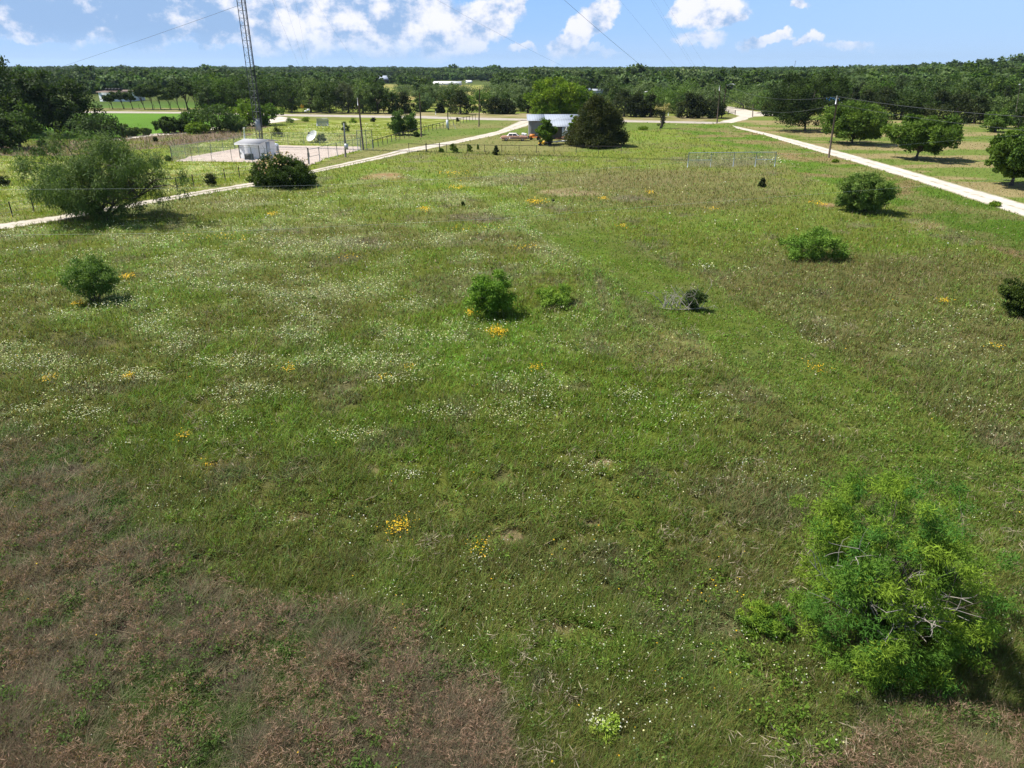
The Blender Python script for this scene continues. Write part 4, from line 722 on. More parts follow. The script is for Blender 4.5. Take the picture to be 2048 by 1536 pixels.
M_ORANGE = pm('orange_paint', (.65, .22, .03), .5, .15, 3); M_YELLOW = pm('yellow_paint', (.75, .45, .04), .5, .15, 3); M_RUST = pm('rusty_iron', (.26, .11, .06), .9, .35, 6); M_BLUE = pm('blue_canopy_cloth', (.03, .20, .62), .7, .1, 3); M_PALEM = pm('grey_container', (.40, .45, .52), .6, .12, 1, .1, stripe=(0, .4, .2)); M_ROOFB = pm('blue_grey_roof', (.30, .34, .42), .7, .1, 1.5); M_ROOFBR = pm('brown_flat_roof', (.20, .15, .12), .9, .2, 1)
M_LUMB = pm('sawn_lumber', (.42, .28, .19), .9, .2, 6); M_SIGN = pm('sign_yellow', (.72, .36, .02), .5, .05, 2); M_PALEWOOD = pm('barkless_wood', (.55, .49, .38), .9, .2, 4)
def line(a, b, sag=0, n=14):
    a, b = np.array(a, float), np.array(b, float); t = np.linspace(0, 1, n)[:, None]; p = a + (b - a) * t; p[:, 2] -= sag * 4 * t[:, 0] * (1 - t[:, 0]); return p
def top_of(px0, b, px1, t_): p = P(px0, b); z = zat(p.y, t_); d = p.y * cs - (z - CAMZ) * sn; return p, Vector(((px1 - 1024) * d / FPX, p.y, z))
M_TOW = pm('dark_weathered_steel', (.06, .068, .072), .6, .2, 4, .2); M_TOWB = pm('weathered_steel', (.13, .145, .15), .6, .2, 4, .2)
# --- lattice tower with guys
tp = P(522.5, 293); t = thing('lattice_tower', 'tall steel lattice tower with guy wires rising behind the small white shed', 'tower', tp)
HT = 112.0; an = [R(90 + 15), R(210 + 15), R(330 + 15)]
def leg(k, z): r_ = .72 * (min(1, .55 + z / 9)); return np.array((r_ * math.cos(an[k]), r_ * math.sin(an[k]), z))
for k in range(3): mb = MB(); mb.tube([leg(k, 0), leg(k, 4), leg(k, HT)], [.05, .055, .055], 6); mb.build('tower_leg', M_TOW, t)
mb = MB(); zz = np.arange(.2, HT, 1.05)
for q, (z0, z1) in enumerate(zip(zz[:-1], zz[1:])):
    for k in range(3):
        a, b = k, (k + 1) % 3; mb.tube([leg(a, z0), leg(b, z0)], .022, 4, False); mb.tube([leg(a, z0), leg(b, z1)] if q % 2 else [leg(b, z0), leg(a, z1)], .018, 4, False)
mb.build('lattice_bracing', M_TOWB, t)
mb = MB(); 
for q in range(3): mb.tube([leg(2, 0) * (1, 1, 0) + (-.08 * q - .02, -.12, .2), leg(2, 5) + (-.08 * q, -.12, 0), leg(2, HT) + (-.08 * q, -.12, 0)], .03, 5, False)
mb.build('cable_run', M_BLK, t); mb = MB(); mb.tube([leg(0, 0) * (1, 1, 0) + (.0, -.2, .1), leg(0, 60) + (0, -.15, 0)], .03, 5); mb.build('cable_run', M_BLK, t)
mb = MB(); a, b = leg(1, 3.4), leg(2, 3.4); mb.box((a + b) / 2 + (0, -.08, 0), (.8, .03, 1.7), rz=math.atan2(b[1] - a[1], b[0] - a[0])); mb.build('climb_guard', M_GALVD, t)
mb = MB(); mb.box((0, 0, .15), (1.8, 1.8, .3)); mb.build('footing', pm('concrete', (.42, .41, .38), .9, .15, 3), t)
def solve_h(A, Q):
    ax, ay, _ = proj(A.x, A.y, A.z); ax, ay = float(ax), float(ay); best = None
    for h_ in np.arange(8, HT - 1, .5):
        X, Y, d = proj(tp.x, tp.y, h_); cr = (float(X) - ax) * (Q[1] - ay) - (float(Y) - ay) * (Q[0] - ax); cr /= math.hypot(Q[0] - ax, Q[1] - ay)
        if best is None or abs(cr) < best[0]: best = (abs(cr), h_)
    return best[1]
for A, Q, rad in [((1405, 226), (1270, 100), .034), ((1325, 214), (1098, 92), .014), ((1432, 222), (1338, 100), .014), ((1440, 220), (1375, 78), .014), ((1446, 220), (1382, 78), .014), ((1470, 222), (1424, 117), .012),
                  ((-120, 205), (290, 74), .022), ((633, 205), (587, 88), .014), ((634, 206), (598, 82), .012), ((632, 206), (610, 84), .012), ((770, 200), (700, 90), .012)]:
    Ap = P(*A); h_ = solve_h(Ap, Q); mb = MB(); L_ = line(Vector((0, 0, h_)), Ap - tp, 3.0 if h_ > 25 else .8, 30); L_[-1][2] = 0
    mb.tube(L_, rad, 4, False); mb.build('guy_wire', M_WIRE, t)
# --- overhead wires crossing close in front of the camera
def wirething(label, pts, rad, mat=None):
    o = thing('overhead_wire', label, 'wire', pts[0]); mb = MB(); mb.tube([Vector(p) - Vector(pts[0]) for p in pts], rad, 5, False); mb.build('cable', mat or M_WIREP, o); return o
wirething('thin pale wire crossing in front of the mesquite tree and mimosa shrub', [P(-500, 384, 9), P(0, 379, 9), P(330, 377, 9), P(650, 370, 9), P(1000, 352, 9), P(1500, 315, 9.2), P(2400, 240, 9.6)], .0016)
wirething('lower thin pale wire crossing the middle of the meadow', [P(-500, 466, 9), P(0, 470, 9), P(300, 467, 9), P(500, 461, 9), P(1000, 437, 9), P(1290, 414, 9), P(1500, 398, 9), P(2400, 330, 9)], .0014)
# --- poles
def pole(label, b, tpx, rad=.14, mat=None, extra=None, name='utility_pole'):
    p, q = top_of(b[0], b[1], *tpx); o = thing(name, label, 'pole', p); d = np.array(q - p); mb = MB(); mb.tube([(0, 0, -.1), d * .5, d], [rad, rad * .85, rad * .7], 8); mb.build('pole_shaft', mat or M_WOOD, o)
    if extra: extra(o, d)
    return o, p, q
def xf(o, d):
    mb = MB(); mb.box((.28, -.12, 1.5), (.5, .3, .8)); mb.build('meter_box', M_GALV, o); mb = MB(); mb.box((.22, -.05, 3.2), (.12, .12, 3.0)); mb.build('conduit', M_GALVD, o)
def lamp(o, d):
    mb = MB(); mb.tube([d + (0, 0, -.3), d + (.9, 0, .15), d + (1.8, 0, .1)], .04, 6); mb.build('lamp_arm', M_GALV, o); mb = MB(); mb.box(d + (2.0, 0, .02), (.6, .3, .16)); mb.build('lamp_head', M_GALV, o)
def ins(o, d):
    mb = MB(); mb.tube([d + (-.12, 0, -1.0), d + (-.12, 0, .1)], .07, 6); mb.build('insulator', M_WHITE, o)
pole('short grey wooden pole with a meter box at the front fence of the gravel compound', (691, 314.5), (687.7, 246), .15, M_WOODG, xf)
pole('tall dark leaning utility pole beside the compound gate', (726.6, 300.5), (716.4, 197), .16, None, lambda o, d: ins(o, d))
pole('short brown corner pole near the mimosa shrub', (617.8, 328), (615.6, 296), .13, M_WOOD, lambda o, d: MB().box((.1, -.1, 1.2), (.25, .2, .5)).build('junction_box', M_BLK, o))
pole('dark utility pole beside the tree on the diagonal pipe fence', (842.8, 274.5), (839, 186), .15)
pole('tall plain utility pole standing on the mown lawn left of the barn', (957.8, 253.5), (959.2, 177), .15)
_, pa, qa = pole('front one of the twin utility poles, with a white insulator on top', (1433.8, 246.5), (1440.6, 172), .16, None, ins)
_, pb_, qb = pole('rear one of the twin utility poles, with a lamp arm', (1443, 235.8), (1453, 169), .16, None, lamp)
pole('thin far pole left of the twin utility poles', (1426, 228), (1431.5, 178), .12)
pole('short pole at the right end of the gravel turnout', (1505, 233.5), (1506.5, 209), .16, M_WOODG)
_, pc, qc = pole('tall wooden pole standing on the verge of the white gravel road', (1657.3, 315.5), (1675.5, 193), .15, None, lambda o, d: (MB().box(d + (0, 0, -.25), (.12, .7, .12)).build('cross_arm', M_WOODG, o), ins(o, d)))
pole('thin grey pole among the trees at the far right', (2030, 240), (2040, 170), .13, M_WOODG, lambda o, d: MB().box(d + (-.1, 0, .1), (.35, .3, .25)).build('lamp_head', M_GALV, o))
pole('thin dark pole with a guy wire behind the diagonal pipe fence', (897, 259), (895, 220), .13, None, lambda o, d: (MB().tube([d * .9, (1.6, .3, 0)], .03, 4).build('stay_wire', M_GALV, o), MB().box((-.2, -.1, 1.1), (.5, .3, 1.7)).build('service_box', M_TANK, o)))
pole('pale broken tree stub above the tall orchard tree', (1571, 216), (1580, 159), .30, M_PALEWOOD, None, 'broken_trunk')
def ow(label, a, b, sag, rad=.018): pts = [Vector(v_) for v_ in line(a, b, sag, 16)]; wirething(label, pts, rad, M_WIRE)
ow('upper dark wire running left from the roadside pole', qc, qb, 1.6); ow('lower wire running left from the roadside pole', qc + Vector((0, 0, -1.0)), qa + Vector((0, 0, -1)), 2.6)
ow('upper dark wire running right from the roadside pole', qc, Vector((60, 42, 9.2)), 1.3, .02); ow('lower wire running right from the roadside pole', qc + Vector((0, 0, -1.0)), Vector((60, 42, 7.6)), 1.3, .014)
# dead vine-covered trunk
o = thing('dead_tree', 'dead vine-covered trunk with a yellowish tuft on the lawn right of the big cedar', 'dead tree', P(1321, 257)); rng = np.random.default_rng(3); hh = zat(P(1321, 257).y, 216)
mb = MB(); mb.tube(bend((0, 0, -.1), (.4, 0, hh), rng, 7, .03, 0), np.linspace(.3, .15, 7), 8)
for k in range(9): z0 = rng.uniform(.6, hh * .7); mb.tube(bend((.1, 0, z0), (rng.uniform(-1.3, 1.5), rng.uniform(-.5, .5), z0 + rng.uniform(.1, 1.2)), rng, 4, .1, 0), np.linspace(.09, .03, 4), 5)
mb.build('trunk_wood', M_BARK, o); C = [(.1 + .3 * rng.normal(), .3 * rng.normal(), z_) for z_ in np.linspace(.5, hh * .85, 14)]; mb = MB(); cloud(mb, C, .42, 50, .25, .6, 0, ((.05, .06, .03), (.09, .10, .05)), rng); mb.build('vines', M_LEAF, o, use_col=True)
mb = MB(); cloud(mb, [(.4 + .6 * rng.normal(), .3 * rng.normal(), hh * .95 + .4 * rng.normal()) for _ in range(12)], .55, 40, .45, .3, .6, ((.30, .27, .10), (.42, .36, .16)), rng); mb.build('tuft', M_LEAF, o, use_col=True)
# --- chain-link
def chain_mat():
    m = bpy.data.materials.new('chain_link_mesh'); m.use_nodes = True; n = NT(m.node_tree); b = n.n['Principled BSDF']
    tcn = n.new('ShaderNodeTexCoord').outputs['Object']; sp = n.new('ShaderNodeSeparateXYZ'); n.l.new(tcn, sp.inputs[0])
    a = n.m('PINGPONG', n.m('MULTIPLY', n.m('ADD', n.m('ADD', sp.outputs[0], sp.outputs[1]), sp.outputs[2]), 14), 1.0); c = n.m('PINGPONG', n.m('MULTIPLY', n.m('SUBTRACT', n.m('ADD', sp.outputs[0], sp.outputs[1]), sp.outputs[2]), 14), 1.0)
    al = n.m('MAXIMUM', n.m('GREATER_THAN', a, .925), n.m('GREATER_THAN', c, .925))
    b.inputs['Base Color'].default_value = (.38, .42, .43, 1); b.inputs['Metallic'].default_value = .2; b.inputs['Roughness'].default_value = .5; n.l.new(al, b.inputs['Alpha']); return m
M_CHAIN = chain_mat(); M_FEN = pm('weathered_green_steel', (.15, .18, .17), .6, .15, 4, .2); M_FEN2 = pm('grey_blue_steel', (.36, .42, .46), .6, .15, 4, .2)
def chainlink(label, pxs, H, step=3.0, midrail=(), arms=False, mat=None, cat='fence', rail=.028, hs=None):
    pts = [P(*q) for q in pxs]; o = thing('chain_link_fence', label, cat, pts[0]); mesh = MB(); rl = MB(); post_mat = mat or M_GALV
    for k, (a, b) in enumerate(zip(pts[:-1], pts[1:])):
        a, b = a - pts[0], b - pts[0]; L_ = (b - a).length; nn = max(1, round(L_ / step)); d = (b - a) / nn
        mesh.poly([(a.x, a.y, .05), (b.x, b.y, .05), (b.x, b.y, H - .02), (a.x, a.y, H - .02)]); rl.tube([(a.x, a.y, H), (b.x, b.y, H)], rail, 6, False)
        if k in midrail: e = a + d; rl.tube([(a.x, a.y, H * .5), (e.x, e.y, H * .5)], rail * .9, 6, False)
        for j in range(nn + (1 if k == len(pts) - 2 else 0)):
            q = a + d * j; mb = MB(); end = (j == 0) or j == nn; rr = .05 if end else .032
            mb.tube([(q.x, q.y, -.1), (q.x, q.y, H + .03)], rr, 6)
            if arms: mb.tube([(q.x, q.y, H), (q.x - .12, q.y - .22, H + .38)], .022, 5)
            mb.build('post', post_mat, o)
    if arms:
        for e_ in (.18, .36):
            for a, b in zip(pts[:-1], pts[1:]): a, b = a - pts[0], b - pts[0]; rl.tube([(a.x - .1 * e_ / .36, a.y - .2 * e_ / .36, H + e_), (b.x - .1 * e_ / .36, b.y - .2 * e_ / .36, H + e_)], .008, 4, False)
    rl.build('rail', post_mat, o); mesh.build('wire_mesh', M_CHAIN, o); return o
chainlink('galvanised chain-link fence enclosing the gravel compound, with angled barbed-wire arms', [(345, 322), (505, 324.6), (560, 328), (618, 328)], 1.95, 3.1, (0,), True, M_FEN, rail=.02)
chainlink('far side of the compound chain-link fence running behind the satellite dish and tower', [(345, 321), (470, 299.5), (545, 289.5), (640, 289.8), (722, 293)], 1.95, 3.2, (0,), False, M_FEN, rail=.02)
chainlink('right side of the compound chain-link fence below the two poles', [(619, 329), (640, 323), (675, 313), (722, 302)], 1.9, 2.6, (0,), False, M_GALVD)
chainlink('short tall chain-link gate at the right corner of the compound', [(716, 301), (734, 300.5), (746, 300)], 3.0, 1.4, (), False, M_GALVD, 'gate')
o = chainlink('freestanding galvanised chain-link fence panels standing alone in the meadow', [(1375, 335), (1466, 334), (1510, 333.5), (1549, 333.5)], 1.85, 3.2, (0, 2), False, M_FEN2, rail=.04)
# leaning stack of panels
p = P(644, 252.5); o = thing('fence_panel_stack', 'stack of grey wire fence panels leaning together behind the satellite dish', 'fence panels', p); 
for q in range(3):
    mb = MB(); w_, h_ = 2.4, 1.7; y0 = q * .4; 
    for xx in np.linspace(-w_ / 2, w_ / 2, 9): mb.tube([(xx, y0, 0), (xx + .15, y0 + .3, h_ - .2 * q)], .05 if abs(xx) > 1.1 else .03, 4)
    for zz_ in np.linspace(.1, h_ - .2 * q, 6): mb.tube([(-w_ / 2, y0 + .3 * zz_ / h_, zz_), (w_ / 2 + .15, y0 + .3 * zz_ / h_, zz_)], .03, 4)
    mb.build('panel', M_GALV, o)
# --- pipe fences
def pipefence(label, pxs, H, step, rails, rad=.035, mat=None, group=None, name='pipe_fence', postr=None):
    pts = [P(*q) for q in pxs]; o = thing(name, label, 'fence', pts[0], 0, group); rl = MB()
    for k, (a, b) in enumerate(zip(pts[:-1], pts[1:])):
        a, b = a - pts[0], b - pts[0]; nn = max(1, round((b - a).length / step)); d = (b - a) / nn
        for z_ in rails: rl.tube([(a.x, a.y, H * z_), (b.x, b.y, H * z_)], rad, 6, False)
        for j in range(nn + (1 if k == len(pts) - 2 else 0)):
            q = a + d * j; mb = MB(); mb.tube([(q.x, q.y, -.05), (q.x, q.y, H + (.05 if rails else .0))], postr or rad * 1.2, 6); mb.build('post', mat or M_DARKST, o)
    if rails: rl.build('rail', mat or M_DARKST, o)
    return o
pipefence('dark pipe fence running diagonally from the compound gate towards the road', [(747, 296), (800, 279.5), (842, 268), (900, 252.5), (951, 240)], 1.25, 2.6, (.95,), .05)
pipefence('dark pipe fence along the near edge of the barn lawn', [(818, 301.5), (852, 303), (935, 304), (1108, 306.5), (1242, 307.5)], 1.1, 3.0, (.97,), .035)
def tall2(px, b, t_, lab): pole(lab, (px, b), (px - .3, t_), .09, M_DARKST, None, 'fence_post')
tall2(852.5, 303, 285.5, 'tall dark fence post at the left end of the barn lawn fence'); tall2(879, 303, 285.5, 'second tall dark fence post beside the driveway')
def wfence(label, pxs, H, step, name='wire_fence', **kw):
    o = pipefence(label, pxs, H, step, (), .045, kw.get('mat', M_DARKST), None, name); pts = [P(*q) for q in pxs]; mb = MB()
    for z_ in (.35, .62, .9):
        for a, b in zip(pts[:-1], pts[1:]): mb.tube([a - pts[0] + Vector((0, 0, H * z_)), b - pts[0] + Vector((0, 0, H * z_))], .009, 4, False)
    mb.build('strand', M_GALVD, o); return o
wfence('barbed wire fence on thin steel posts along the far side of the left driveway', [(-60, 449), (26, 434.5), (69, 424), (210, 405), (355, 380.5), (388, 374), (451, 362), (480, 357), (545, 346)], 1.35, 6.2)
wfence('wire fence on thin posts along the far road in front of the slender tree row', [(190, 217), (400, 219)], 1.4, 5.0)
o = pipefence('short weathered wooden rail fence beside the gravel turnout', [(1447, 230), (1456, 230), (1470, 229.5)], 1.15, 2.6, (.85, .5), .07, M_WOODG, None, 'wooden_fence', .11)
# --- white shed
A, B_, Cc = P(480.4, 316.8), P(521.2, 317.9), P(541, 310.5); ang = math.atan2(B_.y - A.y, B_.x - A.x); Wd = (B_ - A).length; Dp = 4.5; Hs = zat(A.y, 286.5); RI = max(.3, zat(A.y + 2.25, 279) - Hs)
o = thing('equipment_shed', 'small white equipment shed with a pale roof in the gravel compound', 'shed', A, ang)
def gable(w, d, h, rise, t=.0): return None
mb = MB(); mb.prism([(0, 0), (Wd, 0), (Wd, Hs), (0, Hs)], 0, Dp); mb.prism([(Wd - .001, 0), (Wd, 0), (Wd, Hs), (Wd - .001, Hs)], 0, Dp)
mb = MB(); V = [(0, 0, 0), (Wd, 0, 0), (Wd, Dp, 0), (0, Dp, 0), (0, 0, Hs), (Wd, 0, Hs), (Wd, Dp, Hs), (0, Dp, Hs), (0, Dp / 2, Hs + RI), (Wd, Dp / 2, Hs + RI)]
mb.add(V, [[0, 1, 5, 4], [1, 2, 6, 9, 5], [2, 3, 7, 6], [3, 0, 4, 8, 7]]); mb.build('wall', M_WHITE, o)
ov = .38; mb = MB()
for sgn in (0, 1):
    y0, y1 = (-ov, Dp / 2) if sgn == 0 else (Dp + ov, Dp / 2); z0 = Hs - ov * RI / (Dp / 2) + .03; z1 = Hs + RI + .03
    mb.add([(-ov, y0, z0), (Wd + ov, y0, z0), (Wd + ov, y1, z1), (-ov, y1, z1), (-ov, y0, z0 + .09), (Wd + ov, y0, z0 + .09), (Wd + ov, y1, z1 + .09), (-ov, y1, z1 + .09)], [[0, 1, 2, 3], [4, 5, 6, 7], [0, 1, 5, 4], [1, 2, 6, 5], [3, 0, 4, 7]])
mb.build('roof', M_ROOFL, o)
mb = MB(); mb.box((Wd / 2, -ov - .012, Hs - ov * .35 + .01), (Wd + 2 * ov, .02, .14)); mb.build('fascia', M_WHITE, o)
for xx in (.04, Wd - .04): MB().box((xx, -.03, Hs / 2 - .05), (.09, .05, Hs - .12)).build('corner_trim', M_TRIMD, o)
f = MB().box((Wd + .025, Dp * .55, 1.05), (.05, .95, 2.1)).build('door', M_DOOR, o); MB().box((.045, .36, 0), (.04, .05, .14)).build('handle', M_BLK, f, (Wd + .025, Dp * .55, 1.05)); MB().box((Wd + .03, Dp * .55 - .52, 1.07), (.045, .07, 2.14)).build('door_frame', M_TRIMD, o)
MB().box((.25, -.05, .75), (.12, .1, .4)).build('meter', M_GALV, o)
ac = thing('air_conditioner', 'dark grey air conditioner box against the front wall of the white shed', 'air conditioner', P(499, 319.5), ang); mb = MB(); mb.box((0, 0, .42), (1.0, .75, .76)); mb.build('casing', M_BLK, ac)
mb = MB(); [mb.box((0, -.385, .12 + .09 * k), (.9, .02, .03)) for k in range(7)]; mb.build('grille', M_TRIMD, ac); MB().lathe([(0, .83), (.3, .83), (.34, .80)], sides=16).build('fan_guard', M_TRIMD, ac); MB().box((0, 0, .02), (1.2, .95, .06)).build('base_pad', M_GALV, ac)
# white tank beside the shed
o = thing('storage_tank', 'white rounded tank standing on the gravel right of the shed', 'tank', P(550.5, 305)); MB().lathe([(0, 0), (.62, 0), (.64, .1), (.64, 1.1), (.55, 1.28), (.2, 1.38), (0, 1.4)], sides=20).build('tank_body', M_TANK, o, smooth=True); MB().tube([(0, 0, 1.35), (0, 0, 1.52)], .14, 10).build('lid', M_BLK, o); MB().box((.55, -.35, .7), (.25, .2, .8)).build('label_plate', M_GALVD, o)
# white riser pipe with lamp head behind the shed
p, q = top_of(489.5, 282, 488, 256.5); o = thing('vent_pipe', 'short white pipe standing behind the white shed roof', 'pipe', p); MB().tube([(0, 0, 0), np.array(q - p)], .13, 8).build('pipe_shaft', M_WHITE, o); MB().tube([np.array(q - p), np.array(q - p) + (0, 0, .12)], .19, 8).build('cap', M_WHITE, o)
# --- satellite dish
o = thing('satellite_dish', 'large weathered white satellite dish tilted towards the sky behind the compound fence', 'satellite dish', P(630, 284.5)); ax = Vector((-.45, -.62, .66)).normalized(); Mx = ax.to_track_quat('Z', 'Y').to_matrix(); rD = 1.12
pr = [(r_ * rD, .36 * r_ * r_ * rD) for r_ in np.linspace(0, 1, 9)]; c0 = (-.25, 0, .85)
MB().lathe(pr, c0, 28, Mx).build('dish_bowl', M_DISH, o, smooth=True); MB().lathe([(p_[0], p_[1] - .04) for p_ in pr], c0, 28, Mx).build('dish_back', M_DISH, o, smooth=True)
mb = MB(); fo = np.array(c0) + np.array(ax) * 1.15
for k in range(3): a_ = k * 2.09; e = np.array(Mx @ Vector((rD * math.cos(a_), rD * math.sin(a_), .36 * rD))) + c0; mb.tube([e, fo], .025, 5)
mb.build('feed_strut', M_GALV, o); MB().box(fo, (.24, .24, .3)).build('feed_horn', M_BLK, o); mb = MB(); mb.tube([(.1, .1, 0), np.array(c0) - np.array(ax) * .1], .09, 8); mb.tube([(.1, .1, .5), (.6, .3, 0)], .04, 6); mb.build('mount', M_GALVD, o)
# --- metal barn
F0 = P(1057.8, 275); ang = 0.0; bw = 107 * m_per_px(F0) * 1.0; D1 = 7.2
o = thing('metal_barn', 'grey ribbed metal barn with a pale blue-white roof sloping to the front', 'barn', F0); hf = zat(F0.y, 241.5); hb = zat(F0.y + D1, 230.5); x1 = 3.1; dext = 3.2; he = max(2.0, zat(F0.y - dext, 252.5))
mb = MB(); mb.add([(0, 0, 0), (x1, 0, 0), (x1, 0, hf), (0, 0, hf), (0, D1, 0), (0, D1, hb), (bw, D1, 0), (bw, D1, hb)], [[0, 1, 2, 3], [0, 3, 5, 4], [4, 5, 7, 6]]); mb.build('wall', M_METW, o)
mb = MB(); mb.add([(x1, -dext, 0), (x1, 0, 0), (x1, 0, hf), (x1, -dext, he), (bw, -dext, 0), (bw, -dext, he), (bw, D1, 0), (bw, D1, hb), (bw, 0, hf)], [[0, 1, 2, 3], [0, 4, 5, 3], [4, 6, 7, 8, 5]]); mb.build('lean_to_wall', M_BROWNW, o)
sl = (hb - hf) / D1; mb = MB()
def slab(mb, q, t_=.07): q = [np.array(v_, float) for v_ in q]; mb.add(q + [v_ + (0, 0, t_) for v_ in q], [[0, 1, 2, 3], [4, 5, 6, 7], [0, 1, 5, 4], [1, 2, 6, 5], [2, 3, 7, 6], [3, 0, 4, 7]])
za = hf - .35 * sl + .02; zb = hb + .1; zf = za + .35 * (zb - za) / (D1 + .65)
slab(mb, [(-.35, -.35, za), (x1, -.35, za), (x1, D1 + .3, zb), (-.35, D1 + .3, zb)]); slab(mb, [(x1 + .003, -dext - .35, he - .06), (bw + .3, -dext - .35, he - .06), (bw + .3, 0, zf), (x1 + .003, 0, zf)]); slab(mb, [(x1 + .003, 0, zf), (bw + .3, 0, zf), (bw + .3, D1 + .3, zb), (x1 + .003, D1 + .3, zb)])
mb.build('roof', M_METR, o); MB().box((x1 + 3.65, -dext - .04, 1.05), (1.5, .06, 2.1)).build('door', M_WHT2, o); MB().box((x1 + 2.84, -dext - .03, he / 2), (.12, .06, he - .1)).build('post', M_TRIMD, o)
# --- things by the barn
def mower(label, p, rz, mat, sc=1.0):
    o = thing('riding_mower', label, 'mower', p, rz); o.scale = (sc,) * 3
    MB().box((.45, 0, .62), (.85, .6, .5), taper=.85).build('hood', mat, o); MB().box((-.25, 0, .4), (1.3, .75, .16)).build('deck', mat, o); mb = MB(); mb.box((-.45, 0, .72), (.5, .5, .12)); mb.box((-.68, 0, .95), (.1, .5, .45)); mb.build('seat', M_BLK, o)
    for x_, r_ in ((-.6, .28), (.6, .19)):
        for s_ in (-1, 1): mb = MB(); mb.tube([(x_, s_ * .34, r_), (x_, s_ * .52, r_)], r_, 14); mb.build('wheel', M_TYRE, o)
    MB().tube([(.0, 0, .7), (-.15, 0, 1.05)], .03, 6).build('steering_column', M_BLK, o); return o
mower('faded orange riding mower parked at the left corner of the barn', P(1070, 280), R(170), M_ORANGE, 1.15); mower('small yellow garden machine lying near the barn trees', P(1085, 290.5), R(10), M_YELLOW, .8)
o = thing('boat_trailer', 'black-wheeled trailer with a long white tongue in front of the big cedar', 'trailer', P(1101, 290.5), R(12)); mb = MB(); mb.tube([(.2, 0, .5), (3.6, 0, .75)], .09, 8); mb.build('tongue', M_WHITE, o); MB().box((-.4, 0, .5), (1.3, 1.1, .16)).build('bed', M_BLK, o)
for s_ in (-1, 1): MB().tube([(-.4, s_ * .6, .33), (-.4, s_ * .8, .33)], .33, 14).build('wheel', M_TYRE, o)
o = thing('scrap_lumber', 'heap of reddish scrap boards between the barn and the big cedar', 'lumber pile', P(1124, 287)); rng = np.random.default_rng(2)
for k in range(9): a_ = rng.uniform(-.3, .5); MB().box((rng.uniform(-.5, .6), rng.uniform(-.4, .4), .3 + .12 * k * .8), (rng.uniform(1.4, 2.6), .18, .07), rz=rng.uniform(-.5, .5), ry=-a_).build('board', M_LUMB if k % 2 else M_RUST, o)
for k, (px, b, lab) in enumerate([(1046.5, 272, 'white plastic drum lying beside the barn corner, left one'), (1050.5, 273, 'white plastic drum lying beside the barn corner, right one')]):
    o = thing('plastic_drum', lab, 'drum', P(px, b), .3 * k); MB().tube([(-.3, 0, .3), (-.28, 0, .3), (.28, 0, .3), (.3, 0, .3)], [.2, .28, .28, .2], 14).build('drum_body', M_WHITE, o, smooth=True); MB().tube([(.3, .1, .4), (.34, .1, .4)], .05, 8).build('cap', M_BLK, o)
o = thing('machine_part', 'rusty metal machine part on bare dirt beside the orange mower', 'scrap metal', P(1061, 277.5)); MB().box((0, 0, .35), (1.2, .7, .25), taper=.7).build('plate', M_RUST, o); MB().tube([(-.4, -.3, .25), (-.4, .3, .25)], .25, 12).build('roller', M_TYRE, o)
# --- old sedan
cp = (P(1002, 280.5) + P(1056, 282)) / 2; L_ = 54 * m_per_px(cp); o = thing('old_sedan', 'faded copper four-door sedan with a pale roof parked on the barn lawn', 'car', cp, R(-3)); s = L_ / 5.4; o.scale = (s, s, s)
prof = [(-2.66, .42), (-2.68, .62), (-2.6, .84), (-2.45, .90), (-1.55, .95), (-1.5, .96), (1.05, .97), (2.35, .86), (2.62, .78), (2.68, .55), (2.62, .38), (2.2, .30), (-2.2, .30)]
yy = np.array([-.93, -.90, -.80]); mb = MB(); n_ = len(prof); rings = []
for yv, inset, dz in ((-.93, .0, -.06), (-.80, .0, .0), (.80, .0, .0), (.93, .0, -.06)):
    sc_ = .975 if abs(yv) > .9 else 1; rings.append([(x_ * sc_, yv, (z_ if z_ < .6 else z_ + dz)) for x_, z_ in prof])
V = [v_ for r_ in rings for v_ in r_]; F = [[k + a * n_, (k + 1) % n_ + a * n_, (k + 1) % n_ + (a + 1) * n_, k + (a + 1) * n_] for a in range(3) for k in range(n_)] + [list(range(n_))[::-1], list(range(3 * n_, 4 * n_))]
mb.add(V, F); mb.build('body', M_CAR, o)
def frus(z0, z1, x0, x1, X0, X1, w0, w1): return [(x0, -w0, z0), (x1, -w0, z0), (x1, w0, z0), (x0, w0, z0), (X0, -w1, z1), (X1, -w1, z1), (X1, w1, z1), (X0, w1, z1)]
FB = [(0, 1, 5, 4), (1, 2, 6, 5), (2, 3, 7, 6), (3, 0, 4, 7), (4, 5, 6, 7)]
mb = MB(); mb.add(frus(.93, 1.36, -1.55, 1.08, -1.12, .38, .80, .64), np.array(FB)); mb.build('cabin', M_VINYL, o); mb = MB(); mb.add(frus(1.36, 1.43, -1.16, .42, -1.05, .25, .66, .58), np.array(FB)); mb.build('roof', M_VINYL, o)
def pane(name, q): mb = MB(); mb.poly(q); return mb.build(name, M_GLASS, o)
def side(x, z, s_): t_ = (z - .93) / .43; return (x, s_ * (.80 - .16 * t_ + .012), z)
for s_ in (-1, 1):
    pane('side_window', [side(-1.22, .98, s_), side(-.42, .98, s_), side(-.42, 1.31, s_), side(-1.0, 1.31, s_)]); pane('side_window', [side(-.34, .98, s_), side(.72, .98, s_), side(.28, 1.31, s_), side(-.34, 1.31, s_)])
pane('windscreen', [(1.03, -.74, .98), (1.03, .74, .98), (.47, .61, 1.34), (.47, -.61, 1.34)]); pane('rear_window', [(-1.52, -.70, .98), (-1.52, .70, .98), (-1.18, .58, 1.32), (-1.18, -.58, 1.32)])
